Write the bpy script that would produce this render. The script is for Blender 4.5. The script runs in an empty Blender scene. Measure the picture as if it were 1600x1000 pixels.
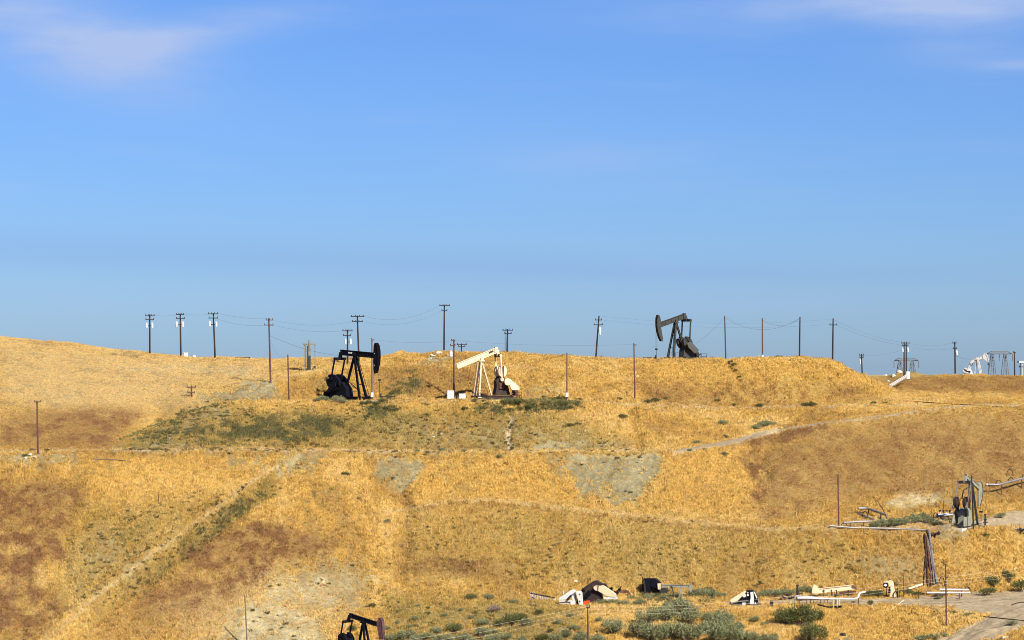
import bpy, bmesh, math, random
import numpy as np
from mathutils import Vector, Matrix

random.seed(7)
rng = np.random.default_rng(7)
R = math.radians
scene = bpy.context.scene
COL = scene.collection

# ------------------------------------------------------------------ camera
FPX = 4500.0          # focal length in photo pixels (1600 wide)
HZ = 575.0            # photo row of the eye level
cam_d = bpy.data.cameras.new("camera")
cam = bpy.data.objects.new("camera", cam_d)
COL.objects.link(cam)
cam.location = (0, 0, 0)
cam.rotation_euler = (R(90), 0, 0)
cam_d.sensor_width = 36.0
cam_d.lens = 36.0 * FPX / 1600.0
cam_d.shift_y = (HZ - 500.0) / 1600.0
cam_d.clip_start = 1.0
cam_d.clip_end = 60000.0
scene.camera = cam

# ------------------------------------------------------------------ sun and sky
SUN = Vector((0.42, -0.665, 0.60)).normalized()      # direction towards the sun
sun_el = math.asin(SUN.z)
sun_az = math.atan2(SUN.x, SUN.y)
ld = bpy.data.lights.new("sun", "SUN")
ld.energy = 5.0
ld.angle = R(0.5)
ld.color = (1.0, 0.95, 0.86)
sun = bpy.data.objects.new("sun", ld)
COL.objects.link(sun)
sun.rotation_euler = SUN.to_track_quat("Z", "Y").to_euler()

world = bpy.data.worlds.new("World")
scene.world = world
world.use_nodes = True
wn = world.node_tree.nodes
wl = world.node_tree.links
wn.clear()
w_out = wn.new("ShaderNodeOutputWorld")
w_bg = wn.new("ShaderNodeBackground")
sky = wn.new("ShaderNodeTexSky")
sky.sky_type = "NISHITA"
sky.sun_disc = False
sky.sun_elevation = sun_el
sky.sun_rotation = sun_az
sky.altitude = 300
sky.air_density = 1.0
sky.dust_density = 0.4
sky.ozone_density = 5.0
w_bg.inputs["Strength"].default_value = 0.057
SKY_TINT = (0.465, 0.645, 1.02, 1)


def wnode(t, **k):
    n = wn.new(t)
    for a, b in k.items():
        setattr(n, a, b)
    return n


tint = wnode("ShaderNodeMix", data_type="RGBA", blend_type="MULTIPLY")
tint.inputs[0].default_value = 1.0
tint.inputs[7].default_value = SKY_TINT
wl.new(sky.outputs[0], tint.inputs[6])
# thin cirrus: two soft banks in the sky above the hill plus faint streaks all round
tc = wnode("ShaderNodeTexCoord")


def wmath(op, a, b=None):
    n = wnode("ShaderNodeMath", operation=op)
    for i, v in enumerate((a, b)):
        if v is None:
            continue
        if isinstance(v, (int, float)):
            n.inputs[i].default_value = v
        else:
            wl.new(v, n.inputs[i])
    return n.outputs[0]


sep = wnode("ShaderNodeSeparateXYZ")
wl.new(tc.outputs["Generated"], sep.inputs[0])


def cloud_noise(scale, det, rot):
    mp = wnode("ShaderNodeMapping")
    mp.inputs["Scale"].default_value = scale
    mp.inputs["Rotation"].default_value = rot
    wl.new(tc.outputs["Generated"], mp.inputs[0])
    nz = wnode("ShaderNodeTexNoise")
    nz.inputs["Scale"].default_value = 1.0
    nz.inputs["Detail"].default_value = det
    nz.inputs["Roughness"].default_value = 0.55
    wl.new(mp.outputs[0], nz.inputs["Vector"])
    return nz.outputs["Fac"]


def ramp(v, a, b):
    n = wnode("ShaderNodeMapRange", interpolation_type="SMOOTHSTEP")
    n.inputs[1].default_value = a
    n.inputs[2].default_value = b
    wl.new(v, n.inputs[0])
    return n.outputs[0]


def bank(px, py, rx, ry, slope=0.0):
    """a soft cloud bank round one direction of the sky (elliptic falloff)"""
    d = Vector(((px - 800) / FPX, 1.0, (HZ - py) / FPX)).normalized()
    dx = wmath("SUBTRACT", sep.outputs[0], d.x)
    dz = wmath("SUBTRACT", sep.outputs[2], d.z)
    dz = wmath("ADD", dz, wmath("MULTIPLY", dx, slope))
    ex = wmath("POWER", wmath("ABSOLUTE", wmath("DIVIDE", dx, rx / FPX)), 2.0)
    ez = wmath("POWER", wmath("ABSOLUTE", wmath("DIVIDE", dz, ry / FPX)), 2.0)
    ey = wmath("GREATER_THAN", sep.outputs[1], 0.0)
    r2 = wmath("ADD", ex, ez)
    g = wmath("POWER", 2.718, wmath("MULTIPLY", r2, -1.0))
    return wmath("MULTIPLY", g, ey)


n_a = cloud_noise((14, 14, 60), 8.0, (0, 0.16, 0))
n_b = cloud_noise((9, 9, 70), 5.0, (0, -0.05, 0))
banks = wmath("ADD", wmath("ADD", bank(110, 60, 165, 62, 0.28), wmath("MULTIPLY", bank(300, 50, 160, 26, -0.18), 0.55)), wmath("MULTIPLY", bank(1380, 5, 330, 32, -0.02), 0.62))
banks = wmath("ADD", banks, wmath("MULTIPLY", bank(920, 250, 190, 36), 0.20))
banks = wmath("ADD", banks, wmath("ADD", wmath("MULTIPLY", bank(1500, 25, 110, 60), 0.42), wmath("MULTIPLY", bank(1590, 102, 60, 9), 0.3)))
cl = wmath("MULTIPLY", banks, wmath("ADD", wmath("MULTIPLY", ramp(n_a, 0.25, 0.75), 0.9), 0.25))
cl = wmath("ADD", cl, wmath("MULTIPLY", ramp(n_b, 0.50, 0.80), 0.12))
cl = wmath("MINIMUM", wmath("MULTIPLY", cl, 1.35), 0.97)
cmix = wnode("ShaderNodeMix", data_type="RGBA")
cmix.inputs[7].default_value = (3.75, 4.85, 7.5, 1)
wl.new(cl, cmix.inputs[0])
wl.new(tint.outputs[2], cmix.inputs[6])
layer = wmath("ADD", bank(300, 398, 900, 34, 0.03), wmath("MULTIPLY", bank(1050, 425, 420, 16, 0.02), 0.5))
lmix = wnode("ShaderNodeMix", data_type="RGBA")
lmix.inputs[7].default_value = (2.2, 3.6, 6.5, 1)
wl.new(wmath("MULTIPLY", layer, 0.34), lmix.inputs[0])
wl.new(cmix.outputs[2], lmix.inputs[6])
wl.new(lmix.outputs[2], w_bg.inputs["Color"])
wl.new(w_bg.outputs[0], w_out.inputs[0])

scene.view_settings.view_transform = "Standard"
scene.view_settings.look = "None"
scene.view_settings.exposure = 1.0
scene.view_settings.gamma = 1.0
scene.view_settings.use_curve_mapping = False
scene.render.engine = "CYCLES"
scene.cycles.filter_width = 0.95
scene.cycles.max_bounces = 6
scene.cycles.diffuse_bounces = 3
scene.cycles.transparent_max_bounces = 6


# ------------------------------------------------------------------ materials
def new_mat(name):
    m = bpy.data.materials.new(name)
    m.use_nodes = True
    nt = m.node_tree
    b = nt.nodes["Principled BSDF"]
    return m, nt, b


def painted(name, col, col2=None, rough=0.55, scale=1.2, amount=0.55, metallic=0.0, bump=0.02, spec=0.35):
    """paint or wood or steel: base colour, worn patches of col2, fine grain"""
    m, nt, b = new_mat(name)
    t = nt.nodes.new("ShaderNodeTexCoord")
    nz = nt.nodes.new("ShaderNodeTexNoise")
    nz.inputs["Scale"].default_value = scale
    nz.inputs["Detail"].default_value = 8
    nz.inputs["Roughness"].default_value = 0.65
    nt.links.new(t.outputs["Object"], nz.inputs["Vector"])
    mr = nt.nodes.new("ShaderNodeMapRange")
    mr.inputs[1].default_value = 1.0 - amount
    mr.inputs[2].default_value = 1.0 - amount + 0.16
    nt.links.new(nz.outputs["Fac"], mr.inputs[0])
    mx = nt.nodes.new("ShaderNodeMix")
    mx.data_type = "RGBA"
    mx.inputs[6].default_value = (*col, 1)
    mx.inputs[7].default_value = (*(col2 or [c * 0.75 for c in col]), 1)
    nt.links.new(mr.outputs[0], mx.inputs[0])
    n2 = nt.nodes.new("ShaderNodeTexNoise")
    n2.inputs["Scale"].default_value = scale * 9
    n2.inputs["Detail"].default_value = 4
    nt.links.new(t.outputs["Object"], n2.inputs["Vector"])
    m2 = nt.nodes.new("ShaderNodeMapRange")
    m2.inputs[1].default_value = 0.3
    m2.inputs[2].default_value = 0.7
    m2.inputs[3].default_value = 0.8
    m2.inputs[4].default_value = 1.15
    nt.links.new(n2.outputs["Fac"], m2.inputs[0])
    mm = nt.nodes.new("ShaderNodeMix")
    mm.data_type = "RGBA"
    mm.blend_type = "MULTIPLY"
    mm.inputs[0].default_value = 1
    nt.links.new(mx.outputs[2], mm.inputs[6])
    nt.links.new(m2.outputs[0], mm.inputs[7])
    nt.links.new(mm.outputs[2], b.inputs["Base Color"])
    b.inputs["Roughness"].default_value = rough
    b.inputs["Metallic"].default_value = metallic
    b.inputs["Specular IOR Level"].default_value = spec
    bp = nt.nodes.new("ShaderNodeBump")
    bp.inputs["Strength"].default_value = 0.3
    bp.inputs["Distance"].default_value = bump
    nt.links.new(n2.outputs["Fac"], bp.inputs["Height"])
    nt.links.new(bp.outputs[0], b.inputs["Normal"])
    return m


M = {}
M["black"] = painted("black_paint", (0.0045, 0.005, 0.009), (0.010, 0.009, 0.010), 0.5, amount=0.45, spec=0.10)
M["black_red"] = painted("black_rusty_paint", (0.006, 0.005, 0.007), (0.022, 0.010, 0.010), 0.55, amount=0.42, spec=0.12)
M["maroon"] = painted("faded_maroon_paint", (0.13, 0.062, 0.065), (0.06, 0.02, 0.024), 0.6, amount=0.5)
M["cream"] = painted("cream_paint", (0.56, 0.44, 0.275), (0.33, 0.19, 0.10), 0.55, amount=0.42)
M["rust"] = painted("rusty_steel", (0.075, 0.028, 0.018), (0.14, 0.06, 0.035), 0.8, amount=0.5)
M["dark_rust"] = painted("dark_rusty_steel", (0.022, 0.012, 0.010), (0.05, 0.024, 0.018), 0.75, amount=0.5)
M["grey"] = painted("dark_grey_paint", (0.034, 0.035, 0.030), (0.018, 0.016, 0.014), 0.55, amount=0.5)
M["greygreen"] = painted("grey_green_paint", (0.205, 0.20, 0.15), (0.10, 0.085, 0.06), 0.55, amount=0.45)
M["charcoal"] = painted("charcoal_paint", (0.018, 0.018, 0.018), (0.035, 0.026, 0.02), 0.6, amount=0.45)
M["white"] = painted("white_paint", (0.54, 0.52, 0.48), (0.40, 0.35, 0.29), 0.5, amount=0.42)
M["pipe"] = painted("galvanised_pipe", (0.19, 0.172, 0.160), (0.12, 0.085, 0.07), 0.55, scale=0.6, amount=0.45, metallic=0.35)
M["whitepipe"] = painted("white_lagged_pipe", (0.46, 0.44, 0.44), (0.32, 0.28, 0.25), 0.5, amount=0.40)
M["wood"] = painted("brown_pole_wood", (0.085, 0.034, 0.022), (0.045, 0.02, 0.016), 0.85, amount=0.5)
M["wood_dark"] = painted("tarred_pole_wood", (0.015, 0.010, 0.010), (0.028, 0.018, 0.016), 0.85, amount=0.45)
M["wood_pale"] = painted("weathered_pole_wood", (0.13, 0.085, 0.065), (0.08, 0.05, 0.042), 0.85, amount=0.5)
M["insul"] = painted("brown_ceramic", (0.06, 0.04, 0.035), (0.03, 0.02, 0.02), 0.3)
M["transformer"] = painted("pale_grey_enamel", (0.52, 0.53, 0.54), (0.4, 0.4, 0.4), 0.45)
M["wire"] = painted("dark_cable", (0.05, 0.05, 0.055), (0.035, 0.035, 0.04), 0.6)
M["wire_bright"] = painted("bare_aluminium_wire", (0.60, 0.52, 0.40), (0.5, 0.43, 0.34), 0.5)
M["orange"] = painted("orange_paint", (0.80, 0.075, 0.015), (0.6, 0.05, 0.015), 0.5)
M["rock"] = painted("pale_rock", (0.50, 0.44, 0.33), (0.34, 0.29, 0.2), 0.9)
M["lattice"] = painted("galvanised_lattice", (0.12, 0.125, 0.14), (0.08, 0.085, 0.095), 0.6)
M["guard"] = painted("grey_guard_paint", (0.055, 0.057, 0.048), (0.03, 0.028, 0.024), 0.55, amount=0.45)
M["olive"] = painted("olive_grey_paint", (0.16, 0.15, 0.10), (0.09, 0.08, 0.05), 0.6, amount=0.5)
M["concrete"] = painted("concrete", (0.48, 0.44, 0.37), (0.36, 0.32, 0.26), 0.9)


def leaf_mat(name, c1, c2, transl=0.25, attr=False):
    m, nt, b = new_mat(name)
    nt.nodes.remove(b)
    out = nt.nodes["Material Output"]
    if attr:
        a = nt.nodes.new("ShaderNodeAttribute")
        a.attribute_type = "INSTANCER"
        a.attribute_name = "tint"
        col = a.outputs["Color"]
    else:
        oi = nt.nodes.new("ShaderNodeObjectInfo")
        t = nt.nodes.new("ShaderNodeTexCoord")
        nz = nt.nodes.new("ShaderNodeTexNoise")
        nz.noise_dimensions = "4D"
        nz.inputs["Scale"].default_value = 1.7
        nz.inputs["Detail"].default_value = 5
        nt.links.new(t.outputs["Object"], nz.inputs["Vector"])
        nt.links.new(oi.outputs["Random"], nz.inputs["W"])
        mr = nt.nodes.new("ShaderNodeMapRange")
        mr.inputs[1].default_value = 0.35
        mr.inputs[2].default_value = 0.65
        nt.links.new(nz.outputs["Fac"], mr.inputs[0])
        mx = nt.nodes.new("ShaderNodeMix")
        mx.data_type = "RGBA"
        mx.inputs[6].default_value = (*c1, 1)
        mx.inputs[7].default_value = (*c2, 1)
        nt.links.new(mr.outputs[0], mx.inputs[0])
        col = mx.outputs[2]
    d = nt.nodes.new("ShaderNodeBsdfDiffuse")
    tr = nt.nodes.new("ShaderNodeBsdfTranslucent")
    ms = nt.nodes.new("ShaderNodeMixShader")
    ms.inputs[0].default_value = transl
    nt.links.new(col, d.inputs[0])
    nt.links.new(col, tr.inputs[0])
    nt.links.new(d.outputs[0], ms.inputs[1])
    nt.links.new(tr.outputs[0], ms.inputs[2])
    nt.links.new(ms.outputs[0], out.inputs[0])
    return m


M["grass"] = leaf_mat("dry_grass_blades", None, None, 0.3, True)
M["sage"] = leaf_mat("sage_leaves", (0.150, 0.160, 0.072), (0.235, 0.240, 0.125), 0.2)
M["green"] = leaf_mat("green_leaves", (0.075, 0.085, 0.028), (0.135, 0.135, 0.055), 0.2)
M["dead"] = leaf_mat("dead_twigs", (0.20, 0.15, 0.11), (0.27, 0.2, 0.16), 0.1)
M["twig"] = painted("twig_bark", (0.09, 0.06, 0.04), (0.14, 0.1, 0.07), 0.9)


# ------------------------------------------------------------------ numpy noise
def vnoise(x, y, seed):
    xi = np.floor(x).astype(np.int64)
    yi = np.floor(y).astype(np.int64)
    xf = x - xi
    yf = y - yi
    u = xf * xf * xf * (xf * (xf * 6 - 15) + 10)
    v = yf * yf * yf * (yf * (yf * 6 - 15) + 10)

    def h(a, b):
        n = (a * 374761393 + b * 668265263 + seed * 1442695041) & 0xFFFFFFFF
        n = ((n ^ (n >> 13)) * 1274126177) & 0xFFFFFFFF
        n = n ^ (n >> 16)
        return (n & 0xFFFFFF) / float(0xFFFFFF) * 2 - 1

    a = h(xi, yi) * (1 - u) + h(xi + 1, yi) * u
    b = h(xi, yi + 1) * (1 - u) + h(xi + 1, yi + 1) * u
    return a * (1 - v) + b * v


def fbm(x, y, seed, octv=4, gain=0.5):
    s = np.zeros_like(x)
    a = 1.0
    t = 0
    for i in range(octv):
        s += a * vnoise(x * 2 ** i + 17.3 * i, y * 2 ** i - 9.1 * i, seed + i)
        t += a
        a *= gain
    return s / t


# ------------------------------------------------------------------ terrain
# breaklines of the hillside, front to back: each is a list of (column, row, distance in metres)
LINES = [
    ("valley", [(-900, 1400, 330), (2500, 1400, 330)]),
    ("low", [(-300, 1000, 398), (0, 1000, 400), (300, 1000, 405), (600, 1000, 404), (900, 1000, 402), (1100, 1000, 402),
             (1300, 1000, 400), (1480, 1000, 398), (1600, 1000, 388), (1900, 1010, 385)]),
    ("yard_front", [(-300, 955, 408), (0, 955, 408), (400, 955, 412), (600, 955, 416), (800, 953, 418), (1000, 952, 418),
                    (1200, 955, 418), (1400, 950, 420), (1480, 955, 419), (1600, 975, 400), (1900, 980, 398)]),
    ("yard_back", [(-300, 925, 414), (0, 925, 414), (400, 925, 420), (600, 927, 426), (830, 935, 432), (1000, 930, 436),
                   (1200, 928, 437), (1450, 925, 438), (1530, 922, 440), (1600, 915, 446), (1900, 905, 450)]),
    ("path_front", [(-300, 790, 440), (0, 790, 440), (300, 795, 440), (540, 805, 446), (620, 795, 452), (700, 783, 457),
                    (830, 791, 456), (1000, 811, 453), (1200, 829, 450), (1310, 828, 449), (1450, 834, 449), (1600, 828, 450),
                    (1900, 826, 452)]),
    ("path_back", [(-300, 785, 441), (0, 785, 441), (300, 790, 441.5), (540, 800, 447.5), (620, 790, 454), (700, 778, 459),
                   (830, 786, 458.5), (1000, 806, 456), (1200, 822, 454), (1310, 808, 461), (1400, 802, 464), (1500, 800, 466),
                   (1600, 795, 470), (1900, 790, 474)]),
    ("track_front", [(-300, 712, 460), (60, 712, 460), (200, 706, 462), (400, 706, 467), (600, 709, 472), (800, 709, 474),
                     (1050, 707, 476), (1100, 700, 484), (1180, 688, 494), (1250, 672, 500), (1350, 655, 505), (1480, 637, 510),
                     (1600, 641, 510), (1900, 645, 510)]),
    ("track_back", [(-300, 700, 468), (100, 700, 468), (170, 701, 467), (400, 702, 476), (600, 705, 482), (800, 705, 485),
                    (1050, 701, 490), (1100, 693, 500), (1180, 678, 512), (1250, 666, 517), (1350, 652, 520), (1480, 635, 525),
                    (1600, 638, 522), (1900, 642, 520)]),
    ("pad_front", [(-300, 629, 500), (0, 629, 500), (100, 645, 494), (170, 699, 469), (250, 664, 489), (330, 633, 496),
                   (450, 630, 500), (600, 629, 502), (800, 628, 503), (900, 632, 504), (1000, 640, 508), (1100, 648, 522),
                   (1200, 645, 530), (1300, 640, 533), (1390, 633, 538), (1480, 632, 540), (1600, 633, 540), (1900, 635, 540)]),
    ("pad_back", [(-300, 625, 502), (0, 625, 502), (100, 642, 496), (170, 697, 471), (250, 661, 505), (330, 630.5, 510),
                  (420, 627.5, 510), (450, 627, 511), (600, 624.5, 517), (800, 624, 518), (900, 628, 517), (1000, 634, 518), (1100, 640, 530),
                  (1200, 637, 536), (1300, 634, 538), (1390, 628, 542), (1480, 628, 545), (1600, 628, 548), (1900, 630, 548)]),
    ("upper", [(-300, 575, 525), (0, 575, 525), (170, 580, 530), (330, 598, 532), (370, 603, 524), (420, 598, 524),
               (500, 582, 530), (600, 580, 532), (650, 576, 533), (800, 573, 534), (900, 582, 534), (1000, 600, 536),
               (1060, 600, 543), (1200, 598, 545), (1320, 602, 546), (1390, 619, 548), (1480, 612, 562), (1600, 612, 565),
               (1900, 612, 565)]),
    ("skyline", [(-300, 500, 558), (0, 525, 555), (100, 534, 555), (190, 548, 556), (300, 558, 558), (400, 561, 556),
                 (500, 560, 554), (590, 560, 554), (620, 556, 555), (650, 557, 555), (690, 552, 555), (720, 553, 554), (800, 551, 554),
                 (860, 558, 556), (930, 562, 558), (1000, 563, 556), (1030, 562, 554), (1140, 561, 554), (1200, 559.5, 554),
                 (1298, 561, 554), (1310, 564.5, 554), (1340, 583, 554), (1375, 603, 555), (1400, 608, 560), (1425, 595, 570),
                 (1450, 588.5, 575), (1480, 588, 575), (1600, 588, 576), (1900, 588, 576)]),
]
SEG = [14, 34, 34, 56, 8, 56, 10, 50, 12, 46, 46]
us = np.concatenate([np.arange(-900, -120, 30), np.arange(-120, 1720, 3.0), np.arange(1720, 2521, 30)])
NU = len(us)


def gsm(a, sig, axis):
    r = int(3 * sig) + 1
    k = np.exp(-0.5 * (np.arange(-r, r + 1) / sig) ** 2)
    k /= k.sum()
    pad = [(0, 0)] * a.ndim
    pad[axis] = (r, r)
    p = np.pad(a, pad, mode="edge")
    out = np.zeros_like(a)
    n = a.shape[axis]
    for i, w in enumerate(k):
        sl = [slice(None)] * a.ndim
        sl[axis] = slice(i, i + n)
        out += w * p[tuple(sl)]
    return out


line_Y, line_Z = [], []
fine = np.arange(-900, 2521, 2.0)
for nm, pts in LINES:
    p = np.array(pts, float)
    py = gsm(np.interp(fine, p[:, 0], p[:, 1]), 2.0 if nm == "skyline" else 6.0, 0)
    yy = gsm(np.interp(fine, p[:, 0], p[:, 2]), 6.0, 0)
    py = np.interp(us, fine, py)
    yy = np.interp(us, fine, yy)
    line_Y.append(yy)
    line_Z.append((HZ - py) / FPX * yy)
# the plateau behind the skyline and the land beyond
yS, zS = line_Y[-1], line_Z[-1]
zm = np.interp(us, [1300, 1345, 1375, 1450], [0, 1, 1, 0])
zM = np.where(us < 1300, zS - 0.4, np.where(us > 1460, zS - 0.25, -1.95))
line_Y.append(np.full(NU, 606.0)); line_Z.append(zM - 0.0)
SEG.append(24)
line_Y.append(np.full(NU, 760.0)); line_Z.append(np.minimum(zM - 1.5, -2.6))
SEG.append(16)
line_Y.append(np.full(NU, 2500.0)); line_Z.append(np.full(NU, -45.0))
SEG.append(10)
line_Y.append(np.full(NU, 20000.0)); line_Z.append(np.full(NU, -90.0))
SEG.append(6)
rows_Y, rows_Z, rows_T = [], [], []
for i in range(len(line_Y) - 1):
    n = SEG[i]
    for k in range(n):
        t = k / n
        rows_Y.append(line_Y[i] * (1 - t) + line_Y[i + 1] * t)
        rows_Z.append(line_Z[i] * (1 - t) + line_Z[i + 1] * t)
        rows_T.append(i + t)
rows_Y.append(line_Y[-1]); rows_Z.append(line_Z[-1]); rows_T.append(len(line_Y) - 1.0)
GY = np.array(rows_Y).T.copy()          # [column, row]
GZ = np.array(rows_Z).T.copy()
GT = np.array(rows_T)
GY0 = GY.copy()
GY = gsm(GY, 1.0, 1)
GZ = gsm(GZ, 1.2, 1)
GY = np.maximum.accumulate(GY, axis=1)
GU = np.repeat(us[:, None], GY.shape[1], 1)
GX = (GU - 800.0) / FPX * GY
near = np.clip((640 - GY) / 40, 0, 1)
# natural unevenness; the pads and tracks stay smoother
flat = np.zeros_like(GY)
for a, b in ((4, 5), (6, 7), (8, 9), (2, 3)):
    flat = np.maximum(flat, ((GT >= a - 0.02) & (GT <= b + 0.02))[None, :] * np.ones_like(GY))
flat = gsm(flat, 2.0, 1)
amp = near * (1 - 0.6 * flat)
dz = 0.50 * fbm(GX / 13, GY / 13, 3, 3) + 0.30 * fbm(GX / 3.1, GY / 3.1, 11, 3) + 0.10 * fbm(GX / 0.9, GY / 0.9, 23, 2)
# rills that run down the cut slopes
sl = (1 - flat)
rill = np.abs(fbm((GX - 0.25 * GY) / 3.2, GY / 22, 31, 3))
dz -= 1.1 * np.clip(0.20 - rill, 0, 1) * sl
dz2 = np.zeros_like(GY)


def bump_px(u0, py0, Y0, ru, rY, h):
    x0 = (u0 - 800) / FPX * Y0
    return h * np.exp(-(((GX - x0) / ru) ** 2 + ((GY - Y0) / rY) ** 2))


dz2 += bump_px(628, 0, 572, 2.6, 8, 0.9) + bump_px(640, 0, 574, 4.0, 8, 0.5)      # heaps on the brow
dz2 += bump_px(688, 0, 572, 2.8, 6, 0.45)
dz2 += bump_px(1430, 0, 622, 3.4, 8, 1.5) + bump_px(1400, 0, 622, 3.0, 6, 0.8)    # spoil heaps on the mesa
dz2 += bump_px(1485, 0, 452, 1.3, 2.2, 0.7) + bump_px(1478, 0, 452, 1.5, 2.2, 0.5)  # soil heap before the grey pump
dz2 -= bump_px(193, 0, 552.5, 2.2, 0.7, 1.6)                                       # washed out bank under the left crest
py_s = HZ - GZ / GY * FPX


def signed_dist(seg):
    """signed distance of every terrain point to a drawn line (photo columns and rows)"""
    dd = np.full(GY.shape, 1e9)
    side = np.zeros(GY.shape)
    for (ax, ay), (bx, by) in zip(seg[:-1], seg[1:]):
        ex, ey = bx - ax, by - ay
        tt = np.clip(((GU - ax) * ex + (py_s - ay) * ey) / (ex * ex + ey * ey), 0, 1)
        d_ = np.hypot(GU - ax - tt * ex, py_s - ay - tt * ey)
        s_ = np.sign((GU - ax) * ey - (py_s - ay) * ex)
        up_ = d_ < dd
        dd = np.where(up_, d_, dd)
        side = np.where(up_, s_, side)
    return dd * side


# the raised line on the left spur: a low bank with a sunken foot on its lower right
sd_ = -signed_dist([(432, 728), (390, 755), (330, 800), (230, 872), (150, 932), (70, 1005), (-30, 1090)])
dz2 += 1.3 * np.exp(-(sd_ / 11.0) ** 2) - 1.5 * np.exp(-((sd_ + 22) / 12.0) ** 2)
for seg, dep, w in (
    ([(1136, 565), (1148, 582), (1156, 598), (1163, 612)], 0.9, 4.5),
    ([(1172, 568), (1190, 590), (1205, 606)], 0.45, 4.0),
    ([(1232, 566), (1252, 584), (1270, 600)], 0.40, 4.0),
    ([(1286, 570), (1310, 590), (1330, 606)], 0.40, 4.0),
    ([(1060, 570), (1075, 590), (1090, 610)], 0.35, 4.0),
    ([(797, 650), (796, 680), (795, 704)], 0.7, 5.0),
    ([(640, 655), (634, 680), (632, 703)], 0.35, 4.0),
    ([(985, 640), (995, 670), (1002, 704)], 0.8, 6.0),
    ([(1215, 676), (1190, 705), (1197, 745), (1178, 790), (1150, 812)], 1.2, 12.0),
    ([(1048, 712), (1075, 745), (1115, 790)], 0.5, 5.0),
    ([(628, 760), (642, 800), (634, 850), (625, 890)], 0.9, 9.0),
    ([(545, 870), (590, 880), (625, 905)], 0.7, 8.0),
    ([(118, 760), (105, 830), (100, 880), (115, 940)], 0.7, 12.0),
    ([(170, 700), (210, 684), (255, 662), (330, 631)], 0.5, 4.0),
    ([(1440, 945), (1460, 958), (1478, 975)], 0.7, 5.0),
    ([(400, 905), (450, 880), (500, 866)], 0.7, 7.0),
    ([(1400, 640), (1450, 630), (1520, 634), (1620, 642)], 0.5, 3.0),
    ([(1390, 771), (1430, 767), (1490, 768)], 0.5, 3.5),
):
    dz2 -= dep * np.exp(-(signed_dist(seg) / w) ** 2)
# lips of the benches stand a little proud
for seg, hgt, w in (
    ([(600, 803), (650, 795), (700, 784), (760, 782), (830, 790), (1000, 810), (1200, 829), (1300, 828)], 0.75, 4.0),
    ([(-60, 712), (60, 712), (200, 707), (400, 706), (600, 709), (800, 709), (1050, 707)], 0.6, 3.5),
    ([(170, 699), (250, 665), (330, 634), (450, 630), (600, 629), (800, 628), (900, 632), (1000, 641)], 0.30, 3.5),
    ([(1180, 686), (1250, 672), (1350, 655), (1480, 637), (1600, 641)], 0.45, 4.5),
    ([(1300, 829), (1450, 835), (1600, 829)], 0.30, 4.0),
    ([(330, 598), (370, 603), (423, 599), (470, 588)], 0.4, 4.0),
):
    dz2 += hgt * np.exp(-(signed_dist(seg) / w) ** 2) * 0.6
GZ = GZ + dz * amp + dz2
GPY = HZ - GZ / GY * FPX            # photo row of every terrain point


def col_at(u):
    i = float(np.interp(u, us, np.arange(NU)))
    a = int(i)
    b = min(a + 1, NU - 1)
    t = i - a
    return GY[a] * (1 - t) + GY[b] * t, GZ[a] * (1 - t) + GZ[b] * t


def ground(u, py):
    """first point of the hillside met along this line of sight"""
    y, z = col_at(u)
    p = HZ - z / y * FPX
    k = 0
    for k in range(1, len(p)):
        if p[k] <= py < p[k - 1]:
            t = (p[k - 1] - py) / max(p[k - 1] - p[k], 1e-6)
            Y = y[k - 1] * (1 - t) + y[k] * t
            Z = z[k - 1] * (1 - t) + z[k] * t
            return Vector(((u - 800) / FPX * Y, Y, Z))
    k = int(np.argmin(p[: SEG and 500]))
    return Vector(((u - 800) / FPX * y[k], y[k], z[k]))


def ground_at(x, Y):
    y, z = col_at(x / Y * FPX + 800)
    return float(np.interp(Y, y, z))


def pt(u, py, Y):
    return Vector(((u - 800) / FPX * Y, Y, (HZ - py) / FPX * Y))


# ---- ground cover masks (in photo columns/rows projected on the terrain points)
NROW = GY.shape[1]
VU = GU.ravel(); VP = GPY.ravel(); VX = GX.ravel(); VY = GY.ravel()
wu = VU + 7 * fbm(VX / 2.6, VY / 3.5, 41, 3) + 4 * fbm(VX / 0.7, VY / 0.9, 47, 2)
wp = VP + 5 * fbm(VX / 2.2, VY / 3.5, 43, 3) + 3 * fbm(VX / 0.7, VY / 0.9, 49, 2)


def poly_mask(poly, soft=8.0):
    p = np.array(poly, float)
    q = np.roll(p, -1, 0)
    d = np.full(wu.shape, 1e9)
    inside = np.zeros(wu.shape, bool)
    x0, x1, y0, y1 = p[:, 0].min() - 40, p[:, 0].max() + 40, p[:, 1].min() - 40, p[:, 1].max() + 40
    sel = np.where((wu > x0) & (wu < x1) & (wp > y0) & (wp < y1))[0]
    a, b = wu[sel], wp[sel]
    dd = np.full(a.shape, 1e9)
    ins = np.zeros(a.shape, bool)
    for (ax, ay), (bx, by) in zip(p, q):
        ex, ey = bx - ax, by - ay
        t = np.clip(((a - ax) * ex + (b - ay) * ey) / (ex * ex + ey * ey + 1e-9), 0, 1)
        dd = np.minimum(dd, np.hypot(a - ax - t * ex, b - ay - t * ey))
        c = (ay > b) != (by > b)
        ins ^= c & (a < ex * (b - ay) / (ey + 1e-12) + ax)
    s = np.where(ins, dd, -dd)
    out = np.zeros(wu.shape)
    t = np.clip((s + soft) / (2 * soft), 0, 1)
    out[sel] = t * t * (3 - 2 * t)
    return out


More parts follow.
